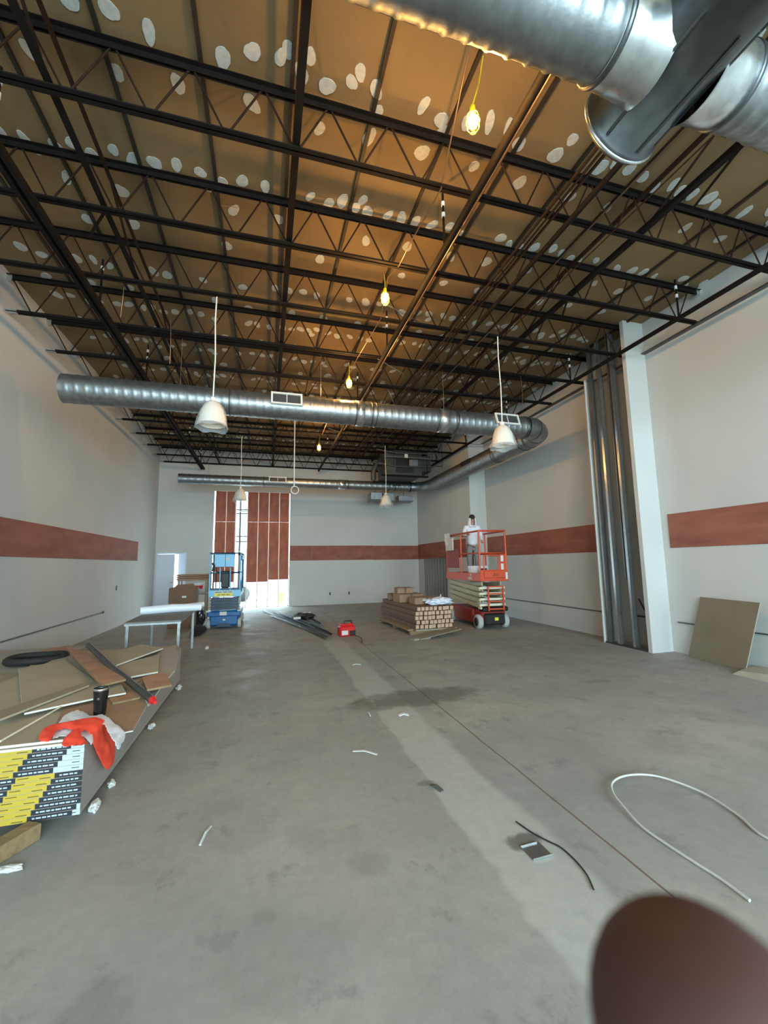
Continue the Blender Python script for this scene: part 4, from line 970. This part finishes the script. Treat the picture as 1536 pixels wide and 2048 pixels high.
for i in range(2):
    b = MB().box((SX0-.02*i, SY0-.035+.02*i, ZTOP+.001+.0165*i), (SX1-.02-.02*i, SY1-.02, ZTOP+.0155+.0165*i), 'drywall_face')
    b.box((SX0-.02*i, SY0-.0358+.02*i, ZTOP+.001+.0165*i), (SX1-.02-.02*i, SY0-.035+.02*i, ZTOP+.0155+.0165*i), 'drywall_white')
    tag(b.build('drywall_sheet'), ('upper' if i else 'lower')+' loose drywall sheet with white edge on top of the printed stack', 'drywall')
ZT2 = ZTOP+.033
for i, y in enumerate((3.45, 4.6, 5.75)):
    tag(MB().bbox((SX0+.02, y-.05, 0), (SX1-.05, y+.05, BZ-.002), 'wood', .005).build('wood_skid'), 'wooden skid under the near drywall stack, '+ORD[i]+' from the camera', 'wood', 'skids under the near drywall')
b = MB()
for i in range(13):
    o = MB().box((-3.60, 3.9, i*.0362+.001), (-2.36, 6.9, i*.0362+.0355), 'drywall_edge').build('drywall_bundle')
    tag(o, 'plain drywall bundle in the stack against left wall, '+ORD[i]+' from floor', 'drywall', 'drywall bundles against the left wall')
Z2 = 13*.0362
# scraps on the stacks
def scrap(name, px, z, th, m, label, cat, edge='drywall_white', tilt=0.):
    P = [on_z(u, v, z) for u, v in px]
    for k, p in enumerate(P): p.z += tilt*k/len(P)
    return tag(MB().prism(P, (0, 0, -th), m, edge).build(name), label, cat)
zs = ZT2
scrap('drywall_scrap', [(37, 1337), (129, 1320), (200, 1369), (44, 1412)], zs+.022, .013, 'drywall_face', 'large grey-brown drywall scrap at left on the stack', 'drywall')
scrap('drywall_scrap', [(44, 1411), (173, 1369), (242, 1366), (252, 1385), (185, 1397), (49, 1426)], zs+.040, .013, 'drywall_face', 'long drywall strip with white edge behind the black tumbler', 'drywall')
scrap('drywall_scrap', [(0, 1421), (168, 1366), (178, 1370), (0, 1438)], zs+.062, .014, 'drywall_grey', 'narrow grey drywall strip reaching in from the left edge', 'drywall', 'drywall_face')
scrap('plywood_scrap', [(129, 1292), (172, 1302), (252, 1358), (203, 1370)], zs+.082, .016, 'plywood_scrap', 'reddish plywood plank lying across the scraps', 'plywood', 'wood')
scrap('drywall_scrap', [(225, 1331), (319, 1309), (316, 1343), (262, 1353)], zs+.035, .014, 'drywall_face', 'drywall scrap with bright white edge right of the grey pole', 'drywall')
scrap('drywall_scrap', [(206, 1311), (282, 1288), (326, 1296), (232, 1330)], zs+.055, .014, 'drywall_face', 'topmost pale drywall scrap at the far end of the stack', 'drywall')
scrap('drywall_scrap', [(318, 1300), (351, 1289), (357, 1310), (350, 1340), (328, 1365), (297, 1410), (280, 1380), (300, 1340)], zs+.014, .013, 'drywall_edge', 'torn brown drywall piece overhanging the far right edge of stack', 'drywall')
scrap('plywood_scrap', [(284, 1354), (329, 1344), (344, 1369), (294, 1379)], zs+.070, .016, 'plywood_scrap', 'small square reddish plywood scrap at right of the stack', 'plywood', 'wood')
scrap('plywood_scrap', [(215, 1392), (270, 1380), (280, 1394), (225, 1406)], zs+.019, .013, 'plywood_scrap', 'small brown plywood offcut right of the tumbler', 'plywood', 'wood')
scrap('drywall_scrap', [(130, 1406), (296, 1394), (296, 1406), (266, 1461), (240, 1466), (209, 1446), (110, 1452)], zs+.006, .006, 'cardboard', 'flat brown cardboard sheet under tumbler and shirts', 'cardboard', 'paper')
scrap('drywall_scrap', [(85, 1300), (140, 1290), (150, 1318), (60, 1330)], Z2+.02, .014, 'plywood_scrap', 'reddish board piece half under the black round lid', 'plywood', 'wood')
scrap('drywall_scrap', [(0, 1372), (42, 1384), (40, 1392), (0, 1386)], Z2+.03, .012, 'drywall_grey', 'narrow white offcut at the far left of the stack', 'drywall')
scrap('drywall_scrap', [(0, 1345), (38, 1345), (40, 1372), (0, 1368)], Z2+.016, .014, 'wood_grey', 'dark grey offcut at left end beneath the white offcut', 'drywall')
a, b = on_z(0, 1483, zs+.03), on_z(126, 1411, zs+.03)
tag(MB().tube([a, b], .006, 'cream', 8).build('thin_stick'), 'thin cream stick lying across the stack at lower left', 'stick')
a, b = on_z(177, 1290, zs+.17), on_z(305, 1400, zs+.03)
gp = thing('grey_pole', 'grey metal pole with red tip lying across the scraps', 'pole', a)
MB().tube([(0, 0, 0), (b-a)*.5+Vector((0, 0, -.02)), b-a], .028, 'galv_dark', 10).build('pole', parent=gp)
MB().tube([(b-a), (b-a)*1.03], [.03, .012], 'red', 10).build('tip', parent=gp)
# round black lid / hose coil
c = (on_z(6, 1325, Z2+.06)+on_z(136, 1306, Z2+.06))/2; rad = (on_z(6, 1325, Z2+.06)-on_z(136, 1306, Z2+.06)).length/2
ld_ = thing('black_ring', 'large flat black ring lying on the stack by the left wall', 'ring', (c.x, c.y, Z2+.02))
rad = min(rad, .62)
MB().tube([(rad*.93*math.cos(a), rad*.8*math.sin(a), .035+.006*math.sin(3*a)) for a in [2*PI*k/48 for k in range(49)]], .035, 'rubber', 10, cap=False).build('rim', parent=ld_)
MB().lathe([(0, .004), (rad*.7, .004), (rad*.76, .012), (0, .012)], 'galv_dark', 36).build('plate', parent=ld_)
# tumbler
p = on_z(199, 1430, zs+.006)
tm = thing('travel_tumbler', 'black insulated tumbler standing on the drywall stack', 'tumbler', (p.x, p.y, zs+.006))
MB().lathe([(.034, 0), (.037, .004), (.041, .08), (.047, .165), (.047, .172)], 'tumbler', 28).build('tumbler_body', parent=tm)
MB().lathe([(.047, .168), (.049, .173), (.048, .182), (.044, .184)], 'steel', 28, cap=False).build('rim', parent=tm)
MB().lathe([(0, .172), (.045, .174)], 'black', 24).build('lid', parent=tm)
lg = MB(); lg.lathe([(.009, -.001), (.009, .001)], 'pipe_grey', 14, 'y', Matrix.Translation((0, -.0435, .118)))
lg.build('emblem', parent=tm)
# draped shirts: laid flat on the top, folding over the right-hand edge
def cloth(name, px, zt, xe, m, label, cat, step=3., amp=.012, seed=0.):
    """a garment lying on the stack top (height zt) and folding down over its edge at x = xe"""
    def inside(x, y, Q=px):
        c_ = False; n = len(Q)
        for i in range(n):
            x1, y1 = Q[i]; x2, y2 = Q[(i+1) % n]
            if (y1 > y) != (y2 > y) and x < (x2-x1)*(y-y1)/(y2-y1)+x1: c_ = not c_
        return c_
    def near(x, y):
        best = None; n = len(px); q = Vector((x, y))
        for i in range(n):
            a = Vector(px[i]); b = Vector(px[(i+1) % n]); t_ = max(0, min(1, (q-a).dot(b-a)/max(1e-9, (b-a).length_squared)))
            c_ = a+(b-a)*t_; d = (c_-q).length
            if best is None or d < best[0]: best = (d, c_)
        return best
    x0, x1 = min(p[0] for p in px), max(p[0] for p in px); y0, y1 = min(p[1] for p in px), max(p[1] for p in px)
    nx, ny = int((x1-x0)/step)+2, int((y1-y0)/step)+2; idx = {}; V = []; F = []
    def vert(i, j):
        if (i, j) in idx: return idx[(i, j)]
        u, v = x0+i*step, y0+j*step; d, c_ = near(u, v); edge = 0.
        if not inside(u, v):
            if d > step*1.45: idx[(i, j)] = None; return None
            u, v = c_.x, c_.y; d = 0
        p = on_z(u, v, zt); hang = p.x > xe
        if hang: p = on_x(u, v, xe+.008)
        k = min(1, d/7.)
        f = math.sin(p.x*45+(p.y+p.z)*30+4*noise.noise(p*7+Vector((seed, 0, 0))))*.5+noise.noise(p*16+Vector((0, seed, 0)))
        h = .004+k*max(0., amp*(.9+f))
        p = p+(Vector((h, 0, 0)) if hang else Vector((0, 0, h)))
        V.append(p); idx[(i, j)] = len(V)-1; return idx[(i, j)]
    for i in range(nx):
        for j in range(ny):
            if not inside(x0+(i+.5)*step, y0+(j+.5)*step): continue
            q = [vert(i, j), vert(i+1, j), vert(i+1, j+1), vert(i, j+1)]
            if None not in q: F.append(tuple(reversed(q)))
    o = MB().add(V, F, m, True).build(name)
    md = o.modifiers.new('thickness', 'SOLIDIFY'); md.thickness = .004; md.offset = 1
    ss = o.modifiers.new('soft', 'SUBSURF'); ss.levels = 1; ss.render_levels = 1
    return tag(o, label, cat)
cloth('white_shirt', [(118, 1446), (126, 1434), (140, 1426), (156, 1421), (170, 1426), (182, 1434), (205, 1430), (219, 1437), (228, 1448), (240, 1455), (249, 1466), (247, 1482), (240, 1490), (237, 1500), (231, 1498), (226, 1484), (216, 1468), (209, 1452), (192, 1449), (183, 1462), (187, 1484), (183, 1494), (176, 1484), (168, 1476), (150, 1480), (128, 1474), (105, 1480), (108, 1462)], zs+.012, -.835, 'cloth_white', 'crumpled white shirt under the orange one on the stack corner', 'shirt', amp=.005, seed=2.)
cloth('orange_shirt', [(76, 1480), (80, 1470), (87, 1459), (98, 1453), (130, 1446), (160, 1440), (190, 1436), (207, 1440), (213, 1452), (217, 1470), (224, 1478), (228, 1485), (229, 1505), (226, 1525), (220, 1534), (213, 1541), (204, 1532), (192, 1508), (184, 1488), (178, 1470), (170, 1462), (160, 1468), (166, 1478), (174, 1488), (150, 1492), (130, 1497), (122, 1492), (128, 1478), (146, 1462), (130, 1459), (114, 1463), (105, 1476), (98, 1486), (82, 1487)], zs+.034, SX1+.03, 'hivis', 'bright fluorescent orange shirt draped over the drywall stack corner', 'shirt', step=2.5, amp=.010, seed=5.)
# torn paper along the foot of the stack
for i, (u, v, s) in enumerate([(286, 1455, .045), (345, 1377, .05), (352, 1300, .05), (190, 1572, .035), (152, 1620, .05)]):
    p = on_z(u, v, .02)
    crumple('torn_paper', (max(p.x, SX1+.02)+.0, p.y, .0), (s*.6, s*1.1, s*.6), 'paper', 'torn white wrapping paper at the foot of the stack, '+ORD[i]+' from the far end' if i < 3 else ('torn white wrapping paper under front right corner of the stack' if i == 4 else 'torn white wrapping paper midway along the near stack side'), 'paper', 10+i, .6)
p = on_z(14, 1700, .05)
tag(MB().bbox((-.20, -.05, 0), (.20, .05, .09), 'wood', .006, Matrix.Translation((p.x-.05, p.y, 0)) @ Matrix.Rotation(math.radians(60), 4, 'Z')).build('wood_block'), 'short wooden block on floor at lower left edge', 'wood')
crumple('crumpled_paper', on_z(18, 1742, 0), (.055, .03, .012), 'paper', 'crumpled white paper on floor at lower left edge', 'paper', 21, .5)
# --- right side: leaning board and rubble
A_, B_ = on_z(1378, 1313), on_z(1492, 1345); A_.z = B_.z = 0
C2 = on_x(1402, 1194, XR-.045); C1 = C2+(B_-A_)
q = MB(); nrm = (B_-A_).cross(C2-A_).normalized()
q.prism([A_, B_, C1, C2], nrm*.013 if nrm.x < 0 else -nrm*.013, 'drywall_grey', 'drywall_edge')
tag(q.build('drywall_board'), 'square grey-brown drywall board leaning on the right wall', 'drywall')
T = Matrix.Translation((6.33, 3.92, 0)) @ Matrix.Rotation(.1, 4, 'Z')
ck = MB(); V = [(-.22, .40, 0), (.25, .42, 0), (.25, -.6, 0), (-.28, -.6, 0), (-.18, .34, .05), (.25, .40, .07), (.25, -.6, .08), (-.20, -.6, .07), (-.26, 0, 0), (-.20, .02, .08)]
ck.add(V, [(0, 4, 5, 1), (1, 5, 6, 2), (2, 6, 7, 3), (3, 7, 9, 8), (8, 9, 4, 0), (4, 9, 7, 6, 5), (0, 1, 2, 3, 8)], 'concrete_chunk', False, T)
tag(ck.build('broken_slab'), 'broken pale slab lying at the right edge by the wall', 'rubble')
# --- cables and litter on the floor
loop = [(3.2, 1.1), (2.85, 1.55), (2.7, 1.82), (2.77, 2.02), (2.80, 2.25), (2.72, 2.45), (2.61, 2.54), (2.46, 2.56), (2.32, 2.51), (2.23, 2.41), (2.175, 2.27), (2.13, 2.11), (2.13, 1.95), (2.14, 1.8), (2.15, 1.68), (2.14, 1.55)]
def smooth_path(pts, n=6):
    out = []; P = [Vector(p) for p in pts]
    for i in range(len(P)-1):
        p0, p1, p2, p3 = P[max(0, i-1)], P[i], P[i+1], P[min(len(P)-1, i+2)]
        for k in range(n):
            t_ = k/n; out.append(.5*((2*p1)+(p2-p0)*t_+(2*p0-5*p1+4*p2-p3)*t_*t_+(3*p1-p0-3*p2+p3)*t_**3))
    return out+[P[-1]]
tag(MB().tube(smooth_path([(x, y, .008+.02*math.exp(-((y-2.5)/.3)**2)) for x, y in loop]), .0075, 'cable_white', 8).build('floor_cable'), 'pale stiff cable looping over the floor at lower right', 'cable')
wr_ = [(1.47, 2.37), (1.50, 2.25), (1.54, 2.16), (1.57, 2.10), (1.575, 2.0), (1.56, 1.90), (1.52, 1.81)]
tag(MB().tube(smooth_path([(x, y, .006) for x, y in wr_]), .004, 'cable_dark', 6).build('floor_wire'), 'thin dark wire beside the small square metal cover', 'wire')
cv = thing('metal_cover', 'small square metal cover plate with bent edges on the floor', 'metal plate', (1.43, 2.12, 0), .03)
MB().box((-.06, -.055, .002), (.06, .055, .004), 'steel').build('plate', parent=cv)
MB().box((-.06, -.057, .002), (.06, -.054, .012), 'galv_bright').build('lip', parent=cv)
MB().box((-.06, .052, .002), (.045, .055, .010), 'galv_bright').build('lip', parent=cv)
for i, (a, b, w, m, lab) in enumerate([((400, 1690), (422, 1652),   .012, 'paper', 'thin pale wood sliver on the floor at lower left'), ((706, 1502), (754, 1509), .018, 'paper', 'curved white strip on the floor left of the pale trench'), ((797, 1431), (818, 1430), .04, 'white', 'small white tray-like scrap on the floor beside the dark stain'), ((705, 1330), (722, 1329), .02, 'paper', 'tiny white strip far off on the open floor'), ((862, 1570), (884, 1582), .03, 'pipe_grey', 'small dark scrap on the edge of the pale trench'), ((735, 1425), (741, 1432), .012, 'paper', 'tiny white chip on the floor left of the dark stain')]):
    p, q = on_z(*a, .006), on_z(*b, .006); mid = (p+q)/2+Vector((0, .015, .01))
    tag(MB().beam(p, mid, w, .006, m).beam(mid, q, w, .006, m).build('floor_scrap'), lab, 'scrap')
# --- the photographer's fingertip just in front of the lens
fo = Vector((0, 0, CH))
def cam_pt(u, v, d): return fo+ray(u, v)*d
D = .0425
tipc = cam_pt(1405, 2045, D); base = cam_pt(1720, 2950, D*1.1)
ax = (base-tipc).normalized()
fg = thing('fingertip', 'dark red-brown blurred fingertip poking in at the lower right corner', 'finger', tipc)
sx = ax.cross(FZ).normalized(); sz = sx.cross(ax)
fT = Matrix(((sx.x, sz.x, ax.x, 0), (sx.y, sz.y, ax.y, 0), (sx.z, sz.z, ax.z, 0), (0, 0, 0, 1)))
prof = [(.0, -.0088)]+[(.0112*math.sin(PI/2*k/10)**.85, -.0088+.0115*(1-math.cos(PI/2*k/10))) for k in range(1, 11)]+[(.0117, .008), (.0119, .016), (.0113, .023), (.0110, .026), (.0114, .032), (.0118, .045), (.0122, .060), (.0118, .066), (.0122, .080)]
fb = MB().lathe(prof, 'finger', 32, T=fT); fb.build('finger_body', parent=fg)
nb = MB(); V = []; F = []
for i in range(7):
    for k in range(9):
        a = -.5+1.0*k/8; rr = .01185-.0003*max(0, 2-i)
        V.append(fT @ Vector((math.sin(a)*rr, math.cos(a)*rr, -.000+.010*i/6)))
for i in range(6):
    for k in range(8): F.append((i*9+k, i*9+k+1, (i+1)*9+k+1, (i+1)*9+k))
nb.add(V, F, 'nail', True); nb.build('fingernail', parent=fg)
# ================================================================ LIGHT
w = bpy.data.worlds.new('World'); bpy.context.scene.world = w; w.use_nodes = True
bg = w.node_tree.nodes['Background']; bg.inputs[0].default_value = (.66, .90, 1.0, 1); bg.inputs[1].default_value = 6.0
def portal(c, sx, sy, rot):
    ld = bpy.data.lights.new('daylight_portal', 'AREA'); ld.shape = 'RECTANGLE'; ld.size = sx; ld.size_y = sy; ld.cycles.is_portal = True
    o = bpy.data.objects.new('daylight_portal', ld); C.objects.link(o); o.location = c; o.rotation_euler = rot
portal((1.45, YF-.1, 2.8), 9.5, 4.4, (PI/2, 0, 0))
portal(((OX0+OX1)/2, YB+.14, OZ/2), OX1-OX0, OZ, (-PI/2, 0, 0))
portal(((DX0+DX1)/2, YB+.14, DZ/2), DX1-DX0, DZ, (-PI/2, 0, 0))
# ================================================================ CAMERA
cd = bpy.data.cameras.new('camera'); co = bpy.data.objects.new('camera', cd); C.objects.link(co); bpy.context.scene.camera = co
cd.sensor_fit = 'VERTICAL'; cd.sensor_height = 36; cd.lens = FPX/2048*36; cd.clip_start = .003; cd.clip_end = 100
co.matrix_world = Matrix(((RX.x, UY.x, -FZ.x, 0), (RX.y, UY.y, -FZ.y, 0), (RX.z, UY.z, -FZ.z, CH), (0, 0, 0, 1)))
cd.dof.use_dof = True; cd.dof.focus_distance = 7.0; cd.dof.aperture_fstop = 10.5
sc = bpy.context.scene
sc.view_settings.view_transform = 'Standard'; sc.view_settings.look = 'None'; sc.view_settings.gamma = 1; sc.view_settings.use_curve_mapping = False
sc.view_settings.exposure = 1.57
sc.cycles.max_bounces = 10; sc.cycles.diffuse_bounces = 7; sc.cycles.glossy_bounces = 4; sc.cycles.transparent_max_bounces = 8
sc.cycles.use_denoising = True; sc.cycles.sample_clamp_indirect = 6
